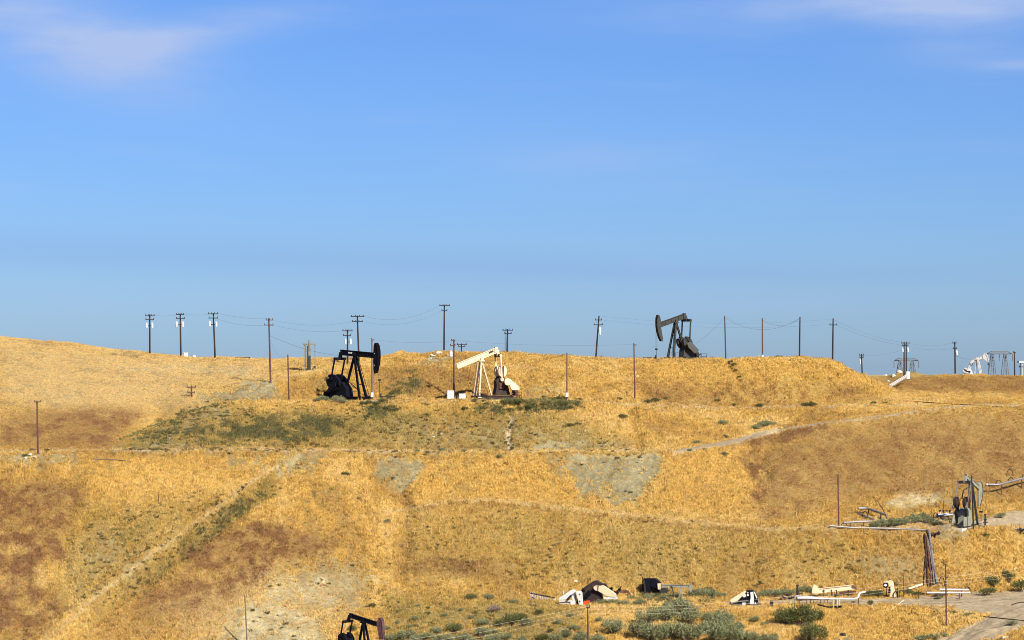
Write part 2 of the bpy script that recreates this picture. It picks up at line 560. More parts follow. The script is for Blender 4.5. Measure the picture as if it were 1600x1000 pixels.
def line_mask(pts, w, soft=2.0):
    out = np.zeros(wu.shape)
    p = np.array(pts, float)
    sel = np.where((VU > p[:, 0].min() - 30) & (VU < p[:, 0].max() + 30) & (VP > p[:, 1].min() - 30) & (VP < p[:, 1].max() + 30))[0]
    a = VU[sel] + 0.3 * (wu[sel] - VU[sel])
    b = VP[sel] + 0.3 * (wp[sel] - VP[sel])
    dd = np.full(a.shape, 1e9)
    for (ax, ay), (bx, by) in zip(p[:-1], p[1:]):
        ex, ey = bx - ax, by - ay
        t = np.clip(((a - ax) * ex + (b - ay) * ey) / (ex * ex + ey * ey + 1e-9), 0, 1)
        dd = np.minimum(dd, np.hypot(a - ax - t * ex, b - ay - t * ey))
    t = np.clip((w + soft - dd) / (2 * soft), 0, 1)
    out[sel] = t * t * (3 - 2 * t)
    return out


def mx(*a):
    r = a[0]
    for b in a[1:]:
        r = np.maximum(r, b)
    return r


bare = mx(
    poly_mask([(885, 712), (1032, 710), (1030, 745), (1000, 772), (962, 795), (940, 780), (925, 770), (905, 778), (893, 745)], 5),
    0.7 * poly_mask([(855, 714), (885, 712), (893, 748), (872, 748)], 6),
    0.85 * poly_mask([(585, 714), (660, 718), (655, 745), (622, 776), (612, 760), (585, 745)], 6),
    0.7 * poly_mask([(440, 710), (515, 708), (490, 738), (430, 748), (425, 725)], 8),
    0.6 * poly_mask([(350, 712), (420, 712), (410, 735), (350, 735)], 8),
    0.62 * poly_mask([(405, 905), (455, 885), (520, 868), (580, 880), (605, 905), (560, 945), (505, 965), (470, 950), (430, 960), (400, 935)], 22),
    0.85 * poly_mask([(380, 935), (430, 940), (500, 965), (520, 1040), (390, 1040), (300, 1040), (340, 985)], 24),
    0.40 * poly_mask([(115, 850), (170, 830), (245, 855), (190, 915), (120, 950), (90, 935)], 26),
    0.55 * poly_mask([(170, 702), (250, 664), (330, 632), (400, 640), (330, 668), (300, 705)], 10),
    0.50 * poly_mask([(585, 655), (640, 650), (760, 662), (870, 658), (930, 680), (985, 704), (800, 704), (585, 706)], 24),
    0.8 * poly_mask([(850, 690), (990, 690), (985, 706), (800, 706)], 4),
    0.8 * poly_mask([(300, 618), (345, 612), (375, 600), (400, 588), (430, 596), (440, 624), (380, 629), (320, 629)], 6),
    0.5 * poly_mask([(180, 572), (300, 570), (400, 575), (390, 590), (330, 580), (200, 580)], 5),
    0.8 * poly_mask([(650, 566), (672, 556), (705, 558), (720, 565), (690, 572), (655, 574)], 5),
    0.7 * poly_mask([(1395, 778), (1480, 768), (1495, 790), (1400, 798), (1370, 790)], 6),
    0.5 * poly_mask([(1320, 862), (1440, 872), (1440, 905), (1330, 905)], 14),
    0.4 * poly_mask([(620, 940), (900, 945), (900, 1010), (620, 1010)], 20),
    0.7 * poly_mask([(1465, 822), (1500, 816), (1512, 834), (1480, 845), (1460, 840)], 5),
    0.6 * poly_mask([(0, 708), (110, 702), (130, 722), (60, 735), (0, 725)], 6),
    0.35 * poly_mask([(60, 608), (110, 608), (120, 625), (70, 628)], 8),
    0.8 * poly_mask([(1330, 990), (1340, 1000), (1300, 1020), (1280, 1000)], 8),
    0.6 * poly_mask([(820, 606), (870, 598), (900, 612), (860, 622), (820, 622)], 6),
)
road = mx(
    line_mask([(1055, 707), (1100, 699), (1150, 689), (1185, 680), (1215, 673)], 5, 3),
    0.95 * line_mask([(1215, 673), (1300, 660), (1400, 648), (1470, 638), (1540, 633), (1620, 634)], 2.6, 2),
    poly_mask([(1530, 812), (1570, 800), (1660, 790), (1660, 824), (1540, 826), (1500, 828), (1480, 820)], 4),
    0.8 * poly_mask([(1300, 812), (1480, 806), (1490, 826), (1440, 832), (1300, 826)], 5),
    poly_mask([(1130, 940), (1240, 935), (1420, 934), (1500, 928), (1600, 921), (1680, 915), (1680, 955), (1600, 975), (1540, 1010), (1440, 1010),
               (1500, 982), (1545, 962), (1500, 955), (1440, 948), (1330, 947), (1240, 946), (1130, 950)], 4),
    0.7 * line_mask([(1440, 942), (1460, 950), (1480, 958)], 3, 2),
    0.5 * line_mask([(160, 704), (400, 704), (600, 706), (700, 707)], 2.2, 1.5),
    0.9 * line_mask([(505, 626), (700, 625.5), (900, 626.5), (1000, 634)], 2.0, 1.5),
    0.75 * line_mask([(1010, 633), (1120, 639), (1250, 636), (1390, 634), (1480, 632)], 2.8, 3),  # grey track below the crest hill, strengthened as painted toe shade
    0.9 * line_mask([(797, 655), (796, 680), (795, 703)], 4.5, 2),
)
pale = mx(
    0.95 * line_mask([(432, 728), (390, 755), (330, 800), (230, 872), (150, 932), (70, 1005)], 2.5, 3),
    1.0 * line_mask([(600, 802), (650, 794), (700, 783), (760, 781), (830, 788), (1000, 808), (1200, 827), (1300, 825)], 2.2, 1.8),
    0.7 * poly_mask([(0, 525), (300, 560), (420, 565), (420, 590), (300, 600), (330, 640), (120, 640), (0, 625)], 25),
    0.6 * poly_mask([(260, 940), (390, 905), (520, 900), (560, 940), (500, 1010), (300, 1010)], 30),
    0.8 * poly_mask([(1390, 772), (1450, 768), (1470, 785), (1400, 795)], 8),
)
brown = mx(
    0.55 * line_mask([(640, 802), (700, 790), (760, 788), (830, 796), (1000, 816), (1200, 835), (1300, 834)], 2.0, 2.5),  # thin brown strip painting the shade under the path lip
    0.35 * line_mask([(400, 699), (600, 701), (800, 701), (980, 699)], 1.5, 1.5),  # fainter shade strip painted along the track bench
    poly_mask([(-60, 760), (60, 758), (125, 765), (118, 800), (98, 835), (100, 870), (60, 890), (60, 930), (-60, 980)], 14) * 0.9,
    0.75 * poly_mask([(-60, 900), (60, 900), (110, 950), (60, 1020), (-60, 1020)], 20),
    poly_mask([(285, 862), (345, 838), (420, 812), (470, 835), (530, 845), (450, 880), (410, 905), (380, 925), (330, 905), (290, 890)], 14),
    0.7 * poly_mask([(230, 920), (340, 895), (390, 915), (330, 950), (250, 970), (200, 960)], 22),
    0.75 * poly_mask([(0, 655), (160, 640), (230, 650), (165, 700), (0, 698)], 16),
    poly_mask([(1165, 690), (1215, 675), (1290, 660), (1290, 672), (1210, 695), (1180, 700)], 6),
    0.85 * poly_mask([(1150, 715), (1185, 705), (1200, 740), (1195, 780), (1170, 800), (1178, 755)], 8),
    0.38 * poly_mask([(1190, 700), (1300, 670), (1600, 655), (1660, 655), (1660, 790), (1400, 770), (1190, 815)], 25),
    0.5 * poly_mask([(620, 870), (800, 880), (800, 905), (620, 900)], 15),
    0.35 * poly_mask([(1380, 590), (1660, 590), (1660, 612), (1400, 614)], 6),
    0.35 * poly_mask([(600, 575), (760, 578), (760, 622), (610, 622)], 12),
    0.9 * line_mask([(1385, 771), (1410, 767), (1440, 766), (1492, 768)], 1.5, 1.2),
    0.5 * line_mask([(625, 770), (640, 800), (632, 850), (625, 880)], 6, 5),
    0.45 * poly_mask([(1010, 600), (1330, 600), (1380, 625), (1000, 640)], 15),
)
green = np.clip(0.62 + 1.5 * fbm(VX / 3.2, VY / 4.2, 103, 3) + 0.8 * fbm(VX / 0.9, VY / 1.4, 105, 2), 0.05, 1.15) * mx(
    0.85 * poly_mask([(285, 672), (350, 664), (400, 660), (470, 657), (530, 654), (536, 664), (505, 688), (450, 696), (400, 686), (330, 694), (290, 688)], 14),
    0.32 * poly_mask([(175, 700), (225, 672), (300, 640), (340, 634), (330, 650), (260, 690), (200, 703)], 12),
    0.75 * poly_mask([(740, 630), (905, 624), (905, 642), (830, 648), (740, 646)], 6),
    0.6 * poly_mask([(560, 640), (600, 630), (625, 640), (600, 655), (565, 658)], 6),
    0.55 * poly_mask([(480, 590), (515, 582), (520, 602), (490, 610)], 6) * 0.7,
    0.6 * poly_mask([(595, 595), (650, 580), (660, 612), (600, 622)], 10),
    0.5 * poly_mask([(1000, 930), (1110, 920), (1110, 950), (1000, 955)], 8),
    0.30 * poly_mask([(425, 745), (400, 788), (330, 838), (268, 872), (260, 857), (330, 812), (392, 766)], 6),
    0.12 * poly_mask([(100, 840), (220, 800), (300, 790), (240, 850), (160, 920), (90, 940)], 25),
)


def to_grid(m):
    return m.reshape(NU, NROW)


big = fbm(VX / 9, VY / 14, 61, 4)
mid = fbm(VX / 2.2, VY / 3.0, 67, 4)
sml = fbm(VX / 0.55, VY / 0.7, 71, 2)
C_gold = np.array([0.635, 0.405, 0.108])
C_light = np.array([0.730, 0.515, 0.190])
C_orange = np.array([0.455, 0.275, 0.090])
C_brown = np.array([0.265, 0.130, 0.062])
C_pale = np.array([0.690, 0.505, 0.240])
C_bare = np.array([0.165, 0.138, 0.072])
C_barepale = np.array([0.345, 0.280, 0.152])
C_road = np.array([0.300, 0.232, 0.140])
C_green = np.array([0.235, 0.200, 0.080])


def blend(c, to, m):
    return c * (1 - m[:, None]) + np.asarray(to) * m[:, None]


natural = mx(poly_mask([(-200, 400), (700, 540), (420, 600), (330, 632), (170, 700), (-200, 705)], 20),
             poly_mask([(1180, 800), (1200, 700), (1300, 660), (1480, 640), (1800, 650), (1800, 780), (1400, 770)], 20),
             poly_mask([(1380, 580), (1800, 580), (1800, 625), (1400, 625)], 6))
diag = np.where((VP < 640) & (VU > 940), -0.9, np.where((VU > 1040) & (VP < 815) & (VP > 640), -0.7, np.where(VU > 1440, -0.5, 0.12)))
streak = natural * fbm(VX / 3.6 + 0.3 * VY, VY / 0.9, 91, 3) + (1 - natural) * (0.7 * fbm((VX + diag * VY) / 0.75, VY / 7, 95, 3) + 0.5 * fbm((VX + diag * VY) / 2.6, VY / 16, 97, 3))
streak = streak * np.clip((660 - VY) / 60, 0, 1)
gold = np.repeat(C_gold[None, :], len(VU), 0)
gold = blend(gold, C_light, np.clip(big * 1.2 + mid * 0.5 + streak * 1.2 + 0.12, 0, 0.9))
gold = blend(gold, C_orange, np.clip(-big * 1.2 - mid * 0.7 - streak * 1.1 + 0.02, 0, 0.75))
C_olive = np.array([0.360, 0.265, 0.085])
C_tan = np.array([0.520, 0.330, 0.115])
C_straw = np.array([0.610, 0.425, 0.160])
C_bright = np.array([0.690, 0.452, 0.128])
zvar = np.clip(1.0 + 0.8 * mid + 0.5 * big, 0.3, 1.5)
for poly, colr, a_, sf in (
    ([(-200, 480), (0, 520), (300, 556), (560, 562), (420, 596), (330, 628), (170, 650), (-200, 640)], C_straw, 0.7, 25),
    ([(-200, 640), (200, 645), (170, 700), (-200, 700)], C_tan, 0.6, 18),
    ([(170, 702), (250, 668), (330, 640), (600, 640), (800, 642), (850, 655), (790, 706), (600, 706), (170, 705)], C_olive, 0.68, 16),
    ([(760, 650), (880, 652), (930, 672), (1010, 704), (760, 706)], C_olive, 0.5, 22),
    ([(168, 703), (210, 684), (255, 662), (330, 632), (400, 634), (320, 664), (290, 704)], C_olive, 0.6, 7),
    ([(330, 632), (600, 629), (900, 630), (980, 640), (600, 645), (340, 642)], C_bright, 0.5, 6),  # gold top edge of the embankment, its lip highlight painted in
    ([(700, 712), (860, 712), (890, 780), (860, 788), (640, 785), (640, 740)], C_bright, 0.75, 14),
    ([(140, 712), (420, 712), (420, 735), (230, 800), (140, 780)], C_bright, 0.5, 14),
    ([(130, 800), (340, 780), (240, 860), (140, 930), (90, 950)], C_olive, 0.45, 30),
    ([(640, 805), (830, 795), (1010, 815), (1290, 832), (1400, 900), (1000, 920), (620, 900)], C_olive, 0.34, 25),
    ([(1000, 565), (1300, 563), (1390, 610), (1300, 630), (1120, 625), (1020, 600)], C_bright, 0.85, 6),
    ([(1040, 712), (1180, 700), (1180, 790), (1100, 805), (1045, 780)], C_bright, 0.6, 12),
    ([(1190, 700), (1300, 668), (1480, 645), (1800, 645), (1800, 780), (1400, 765), (1200, 815)], C_tan, 0.72, 20),
    ([(1390, 590), (1800, 588), (1800, 612), (1400, 612)], C_orange, 0.8, 5),
    ([(1440, 840), (1800, 830), (1800, 915), (1480, 915)], C_bright, 0.55, 12),
    ([(600, 930), (900, 940), (920, 1020), (600, 1020)], C_olive, 0.65, 18),
    ([(180, 950), (330, 850), (420, 905), (330, 1010), (100, 1020)], C_tan, 0.5, 25),
    ([(1280, 950), (1440, 952), (1480, 985), (1400, 1020), (1280, 1020)], C_bright, 0.4, 12),
    ([(600, 575), (760, 577), (760, 620), (600, 622)], C_orange, 0.4, 12),
):
    gold = blend(gold, colr, np.clip(poly_mask(poly, sf) * a_ * zvar, 0, 0.95))
benchline = mx(line_mask([(-60, 706), (160, 703), (400, 703), (600, 706), (800, 706), (1050, 704)], 1.6, 1.5),
               0.8 * line_mask([(330, 596), (370, 601), (415, 597), (470, 586), (520, 580)], 1.6, 2),
               0.8 * line_mask([(640, 571), (760, 571), (850, 577)], 1.2, 1.2))
pale = mx(pale, 0.9 * benchline)
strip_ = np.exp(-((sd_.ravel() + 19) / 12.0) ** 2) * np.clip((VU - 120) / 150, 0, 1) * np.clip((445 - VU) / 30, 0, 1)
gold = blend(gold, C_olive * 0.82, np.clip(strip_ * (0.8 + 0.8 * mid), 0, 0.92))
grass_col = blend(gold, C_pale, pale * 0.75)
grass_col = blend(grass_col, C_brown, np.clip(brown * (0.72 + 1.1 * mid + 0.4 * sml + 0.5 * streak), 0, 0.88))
grass_col = blend(grass_col, C_green, np.clip(green * (0.85 + 1.2 * mid), 0, 0.95))
soil = blend(np.repeat(C_bare[None, :], len(VU), 0), C_barepale, np.clip(pale * 0.9 + 0.4 * mid, 0, 1))
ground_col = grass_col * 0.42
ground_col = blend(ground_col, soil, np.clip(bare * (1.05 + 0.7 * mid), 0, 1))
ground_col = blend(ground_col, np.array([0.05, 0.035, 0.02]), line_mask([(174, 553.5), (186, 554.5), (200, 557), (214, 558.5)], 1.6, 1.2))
ground_col = blend(ground_col, C_road, np.clip(road * (1.0 + 0.25 * mid), 0, 1))
ruts = mx(line_mask([(1130, 943), (1300, 941), (1420, 940.5), (1500, 937), (1600, 930)], 0.7, 0.7), line_mask([(1130, 946), (1300, 944), (1420, 943.5), (1500, 941), (1600, 936)], 0.7, 0.7),
          line_mask([(1600, 946), (1560, 962), (1510, 985), (1460, 1010)], 1.2, 1.0), line_mask([(1600, 958), (1570, 972), (1525, 992), (1490, 1010)], 1.2, 1.0),
          line_mask([(1300, 818), (1450, 816), (1520, 823), (1600, 817)], 0.8, 0.8))
ground_col = blend(ground_col, C_road * 0.50, ruts * 0.6 * np.clip(road, 0, 1))
ground_col *= (1 + 0.16 * sml + 0.12 * mid)[:, None]
dens = (1 - 0.95 * np.clip(bare * (1.15 + 0.8 * mid), 0, 1)) * (1 - np.clip(road * 1.1, 0, 1))
dens *= np.clip(0.70 + 0.8 * mid + 0.3 * big + 0.7 * sml + 0.8 * streak, 0.14, 1.5)
dens *= 1 - 0.6 * benchline
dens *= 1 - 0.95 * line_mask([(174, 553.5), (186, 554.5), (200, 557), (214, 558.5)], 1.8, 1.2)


def grid_mesh(name, X, Y, Z):
    nu, nr = X.shape
    v = np.stack([X, Y, Z], -1).reshape(-1, 3)
    i = np.arange(nu * nr).reshape(nu, nr)
    f = np.stack([i[:-1, :-1], i[1:, :-1], i[1:, 1:], i[:-1, 1:]], -1).reshape(-1, 4)
    me = bpy.data.meshes.new(name)
    me.vertices.add(len(v))
    me.vertices.foreach_set("co", v.astype(np.float32).ravel())
    me.loops.add(len(f) * 4)
    me.loops.foreach_set("vertex_index", f.astype(np.int32).ravel())
    me.polygons.add(len(f))
    me.polygons.foreach_set("loop_start", (np.arange(len(f)) * 4).astype(np.int32))
    me.polygons.foreach_set("use_smooth", np.ones(len(f), bool))
    me.update()
    return me


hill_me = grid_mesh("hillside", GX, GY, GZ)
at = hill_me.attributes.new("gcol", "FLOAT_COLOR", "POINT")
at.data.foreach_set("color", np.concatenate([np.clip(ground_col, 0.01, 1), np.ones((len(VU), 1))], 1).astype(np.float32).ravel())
hill = bpy.data.objects.new("hillside", hill_me)
COL.objects.link(hill)
hill["kind"] = "structure"


def ground_material():
    m, nt, b = new_mat("dry_hillside")
    a = nt.nodes.new("ShaderNodeAttribute")
    a.attribute_name = "gcol"
    t = nt.nodes.new("ShaderNodeTexCoord")
    n1 = nt.nodes.new("ShaderNodeTexNoise")
    n1.inputs["Scale"].default_value = 1.6
    n1.inputs["Detail"].default_value = 9
    n1.inputs["Roughness"].default_value = 0.7
    nt.links.new(t.outputs["Object"], n1.inputs["Vector"])
    mr = nt.nodes.new("ShaderNodeMapRange")
    mr.inputs[1].default_value = 0.3
    mr.inputs[2].default_value = 0.7
    mr.inputs[3].default_value = 0.62
    mr.inputs[4].default_value = 1.38
    nt.links.new(n1.outputs["Fac"], mr.inputs[0])
    mm = nt.nodes.new("ShaderNodeMix")
    mm.data_type = "RGBA"
    mm.blend_type = "MULTIPLY"
    mm.inputs[0].default_value = 1
    nt.links.new(a.outputs["Color"], mm.inputs[6])
    nt.links.new(mr.outputs[0], mm.inputs[7])
    nt.links.new(mm.outputs[2], b.inputs["Base Color"])
    b.inputs["Roughness"].default_value = 0.95
    b.inputs["Specular IOR Level"].default_value = 0.1
    n2 = nt.nodes.new("ShaderNodeTexNoise")
    n2.inputs["Scale"].default_value = 5.5
    n2.inputs["Detail"].default_value = 6
    nt.links.new(t.outputs["Object"], n2.inputs["Vector"])
    bp = nt.nodes.new("ShaderNodeBump")
    bp.inputs["Strength"].default_value = 0.9
    bp.inputs["Distance"].default_value = 0.12
    nt.links.new(n2.outputs["Fac"], bp.inputs["Height"])
    nt.links.new(bp.outputs[0], b.inputs["Normal"])
    return m


M["ground"] = ground_material()
hill_me.materials.append(M["ground"])

plain_me = bpy.data.meshes.new("plain")
plain_me.from_pydata([(-40000, -40000, -95), (40000, -40000, -95), (40000, 40000, -95), (-40000, 40000, -95)], [], [(0, 1, 2, 3)])
pm = painted("dry_plain", (0.36, 0.24, 0.09), (0.28, 0.19, 0.08), 0.95, scale=0.01)
plain_me.materials.append(pm)
plain = bpy.data.objects.new("plain", plain_me)
COL.objects.link(plain)
plain["kind"] = "structure"


# ------------------------------------------------------------------ grass tufts (stuff)
def tuft_mesh(name, n, h, spread, wid, seed, lean=0.35):
    r = random.Random(seed)
    vs, fs = [], []
    for i in range(n):
        a = r.uniform(0, 2 * math.pi)
        d = spread * math.sqrt(r.random())
        x, y = d * math.cos(a), d * math.sin(a)
        hh = h * r.uniform(0.55, 1.1)
        la = r.uniform(0, 2 * math.pi)
        lx, ly = math.cos(la) * lean * hh * r.random(), math.sin(la) * lean * hh * r.random()
        lx += x * 0.5
        ly += y * 0.5
        wa = r.uniform(0, math.pi)
        wx, wy = math.cos(wa) * wid, math.sin(wa) * wid
        k = len(vs)
        vs += [(x - wx, y - wy, -0.06), (x + wx, y + wy, -0.06), (x + lx * 0.5 + wx, y + ly * 0.5 + wy, hh * 0.6),
               (x + lx * 0.5 - wx, y + ly * 0.5 - wy, hh * 0.6), (x + lx, y + ly, hh)]
        fs += [(k, k + 1, k + 2, k + 3), (k + 3, k + 2, k + 4)]
    me = bpy.data.meshes.new(name)
    me.from_pydata(vs, [], fs)
    me.materials.append(M["grass"])
    return me


def scatter(name, label, cat, P, scl, tintc, rot, tufts):
    me = bpy.data.meshes.new(name)
    me.vertices.add(len(P))
    me.vertices.foreach_set("co", P.astype(np.float32).ravel())
    a = me.attributes.new("tint", "FLOAT_COLOR", "POINT")
    a.data.foreach_set("color", np.concatenate([tintc, np.ones((len(P), 1))], 1).astype(np.float32).ravel())
    a = me.attributes.new("scl", "FLOAT_VECTOR", "POINT")
    a.data.foreach_set("vector", scl.astype(np.float32).ravel())
    a = me.attributes.new("rot", "FLOAT_VECTOR", "POINT")
    a.data.foreach_set("vector", rot.astype(np.float32).ravel())
    a = me.attributes.new("pick", "INT", "POINT")
    a.data.foreach_set("value", rng.integers(0, len(tufts), len(P)).astype(np.int32))
    o = bpy.data.objects.new(name, me)
    COL.objects.link(o)
    o["kind"] = "stuff"
    o["label"] = label
    o["category"] = cat
    ng = bpy.data.node_groups.new(name, "GeometryNodeTree")
    ng.interface.new_socket("Geometry", in_out="INPUT", socket_type="NodeSocketGeometry")
    ng.interface.new_socket("Geometry", in_out="OUTPUT", socket_type="NodeSocketGeometry")
    gi = ng.nodes.new("NodeGroupInput")
    go = ng.nodes.new("NodeGroupOutput")
    jn = ng.nodes.new("GeometryNodeJoinGeometry")
    for i, tm in enumerate(reversed(tufts)):
        src = bpy.data.objects.new(tm.name, tm)
        oi = ng.nodes.new("GeometryNodeObjectInfo")
        oi.inputs["Object"].default_value = src
        oi.inputs["As Instance"].default_value = True
        ng.links.new(oi.outputs["Geometry"], jn.inputs[0])
    ip = ng.nodes.new("GeometryNodeInstanceOnPoints")
    ip.inputs["Pick Instance"].default_value = True
    ng.links.new(gi.outputs[0], ip.inputs["Points"])
    ng.links.new(jn.outputs[0], ip.inputs["Instance"])

    def attr(nm, dt):
        n = ng.nodes.new("GeometryNodeInputNamedAttribute")
        n.data_type = dt
        n.inputs[0].default_value = nm
        return n.outputs[0]

    ng.links.new(attr("pick", "INT"), ip.inputs["Instance Index"])
    ng.links.new(attr("scl", "FLOAT_VECTOR"), ip.inputs["Scale"])
    er = ng.nodes.new("FunctionNodeEulerToRotation")
    ng.links.new(attr("rot", "FLOAT_VECTOR"), er.inputs[0])
    ng.links.new(er.outputs[0], ip.inputs["Rotation"])
    ng.links.new(ip.outputs[0], go.inputs[0])
    md = o.modifiers.new("scatter", "NODES")
    md.node_group = ng
    return o


row_hi = sum(SEG[:11]) + 8
sel_c = np.where((us[:-1] > -150) & (us[:-1] < 1760))[0]
row_lo = 8
cell_i, cell_j = np.meshgrid(sel_c, np.arange(row_lo, row_hi), indexing="ij")
cell_i = cell_i.ravel(); cell_j = cell_j.ravel()
Pg = np.stack([GX, GY, GZ], -1)
e1 = Pg[cell_i + 1, cell_j] - Pg[cell_i, cell_j]
e2 = Pg[cell_i, cell_j + 1] - Pg[cell_i, cell_j]
area = np.linalg.norm(np.cross(e1, e2), axis=1)
DG = to_grid(dens)
gcol_g = grass_col.reshape(NU, NROW, 3)
vis = np.where((GPY[cell_i, cell_j] > 1030) | (GU[cell_i, cell_j] < -60) | (GU[cell_i, cell_j] > 1660), 0.3, 1.0)


def sample_cells(weight, count):
    w = weight / weight.sum()
    k = rng.choice(len(w), count, p=w)
    i, j = cell_i[k], cell_j[k]
    a, b = rng.random(count), rng.random(count)
    A, B, C, D = Pg[i, j], Pg[i + 1, j], Pg[i + 1, j + 1], Pg[i, j + 1]
    a = a[:, None]; b = b[:, None]
    P = A * (1 - a) * (1 - b) + B * a * (1 - b) + C * a * b + D * (1 - a) * b
    return P, i, j


NT = 680000
P, ci, cj = sample_cells(area * DG[cell_i, cell_j] * vis, NT)
br = to_grid(brown)[ci, cj]
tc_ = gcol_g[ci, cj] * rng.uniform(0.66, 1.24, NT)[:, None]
tc_ *= np.stack([np.ones(NT), rng.uniform(0.93, 1.07, NT), rng.uniform(0.8, 1.2, NT)], 1)
sc = rng.uniform(0.55, 1.30, NT) * (1 + 0.3 * fbm(P[:, 0] / 1.7, P[:, 1] / 1.7, 81, 2))
natg = to_grid(natural)[ci, cj]
sc *= 0.66 * (1 - 0.28 * natg)
tallt = rng.random(NT) < 0.07 * (1 - 0.6 * natg)
sc = np.where(tallt, sc * 1.9, sc)
tc_ = np.where(tallt[:, None], tc_ * np.array([0.80, 0.78, 0.74]), tc_)  # tall clumps coloured darker, standing in for shadow spots among the grass
sc *= 1 - 0.25 * br
pl = to_grid(pale)[ci, cj]
sc *= 1 - 0.3 * pl
scl = np.stack([sc * 1.15, sc * 1.15, sc * rng.uniform(0.75, 1.2, NT)], 1)
rot = np.stack([rng.normal(0, 0.14, NT), rng.normal(0, 0.14, NT), rng.uniform(0, 6.283, NT)], 1)
tufts = [tuft_mesh("grass_tuft", 13, 0.42, 0.20, 0.022, s) for s in (1, 2, 3)]
scatter("dry_grass", "golden dry grass covering the hillside", "grass", P, scl, np.clip(tc_, 0.02, 0.9), rot, tufts)

# darker clumps dotted over the cut slopes, part of the weeds below
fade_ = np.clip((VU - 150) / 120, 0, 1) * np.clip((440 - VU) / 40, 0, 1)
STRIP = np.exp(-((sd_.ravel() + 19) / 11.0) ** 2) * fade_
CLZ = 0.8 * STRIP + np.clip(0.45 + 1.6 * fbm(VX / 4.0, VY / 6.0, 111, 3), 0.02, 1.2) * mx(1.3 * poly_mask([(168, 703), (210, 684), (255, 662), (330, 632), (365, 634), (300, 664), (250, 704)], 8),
         0.8 * poly_mask([(170, 702), (250, 668), (330, 634), (560, 632), (580, 700), (300, 706)], 14),
         0.5 * poly_mask([(560, 640), (840, 645), (920, 670), (980, 703), (560, 704)], 26),
         0.30 * poly_mask([(95, 850), (200, 790), (330, 770), (420, 735), (340, 835), (250, 880), (160, 940), (90, 960)], 15),
         0.22 * poly_mask([(640, 800), (1010, 818), (1280, 835), (1420, 880), (1400, 920), (640, 925)], 20),
         0.35 * poly_mask([(620, 940), (900, 945), (900, 1030), (620, 1030)], 15),
         0.10 * poly_mask([(400, 880), (600, 870), (640, 930), (560, 1020), (380, 1020)], 15),
         0.07 * poly_mask([(870, 712), (1040, 712), (1020, 790), (880, 780)], 8))
# low green weeds on the embankments
GR = to_grid(green)
NWD = 8000
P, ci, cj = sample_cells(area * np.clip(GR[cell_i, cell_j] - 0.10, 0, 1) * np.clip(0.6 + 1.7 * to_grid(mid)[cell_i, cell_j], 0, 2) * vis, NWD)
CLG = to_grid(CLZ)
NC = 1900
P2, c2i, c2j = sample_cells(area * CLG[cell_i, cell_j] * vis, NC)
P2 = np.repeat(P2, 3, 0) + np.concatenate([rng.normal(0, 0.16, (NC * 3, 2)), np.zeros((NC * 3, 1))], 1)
P = np.concatenate([P, P2], 0)
NWD = len(P)
gc = np.array([0.130, 0.128, 0.052])[None, :] * rng.uniform(0.6, 1.5, NWD)[:, None]
gc = gc * np.stack([rng.uniform(0.85, 1.3, NWD), np.ones(NWD), rng.uniform(0.7, 1.4, NWD)], 1)
s_ = rng.uniform(0.35, 1.25, NWD)
s_[-3 * NC:] *= 0.75
gc[-3 * NC:] *= np.array([0.95, 0.78, 0.75])
scatter("green_weeds", "olive green weeds growing across the embankment slopes", "weeds", P, np.stack([s_, s_, s_ * 0.85], 1), gc,
        np.stack([rng.normal(0, 0.2, NWD), rng.normal(0, 0.2, NWD), rng.uniform(0, 6.283, NWD)], 1),
        [tuft_mesh("weed_tuft", 26, 0.42, 0.30, 0.035, s, 0.8) for s in (11, 12)])


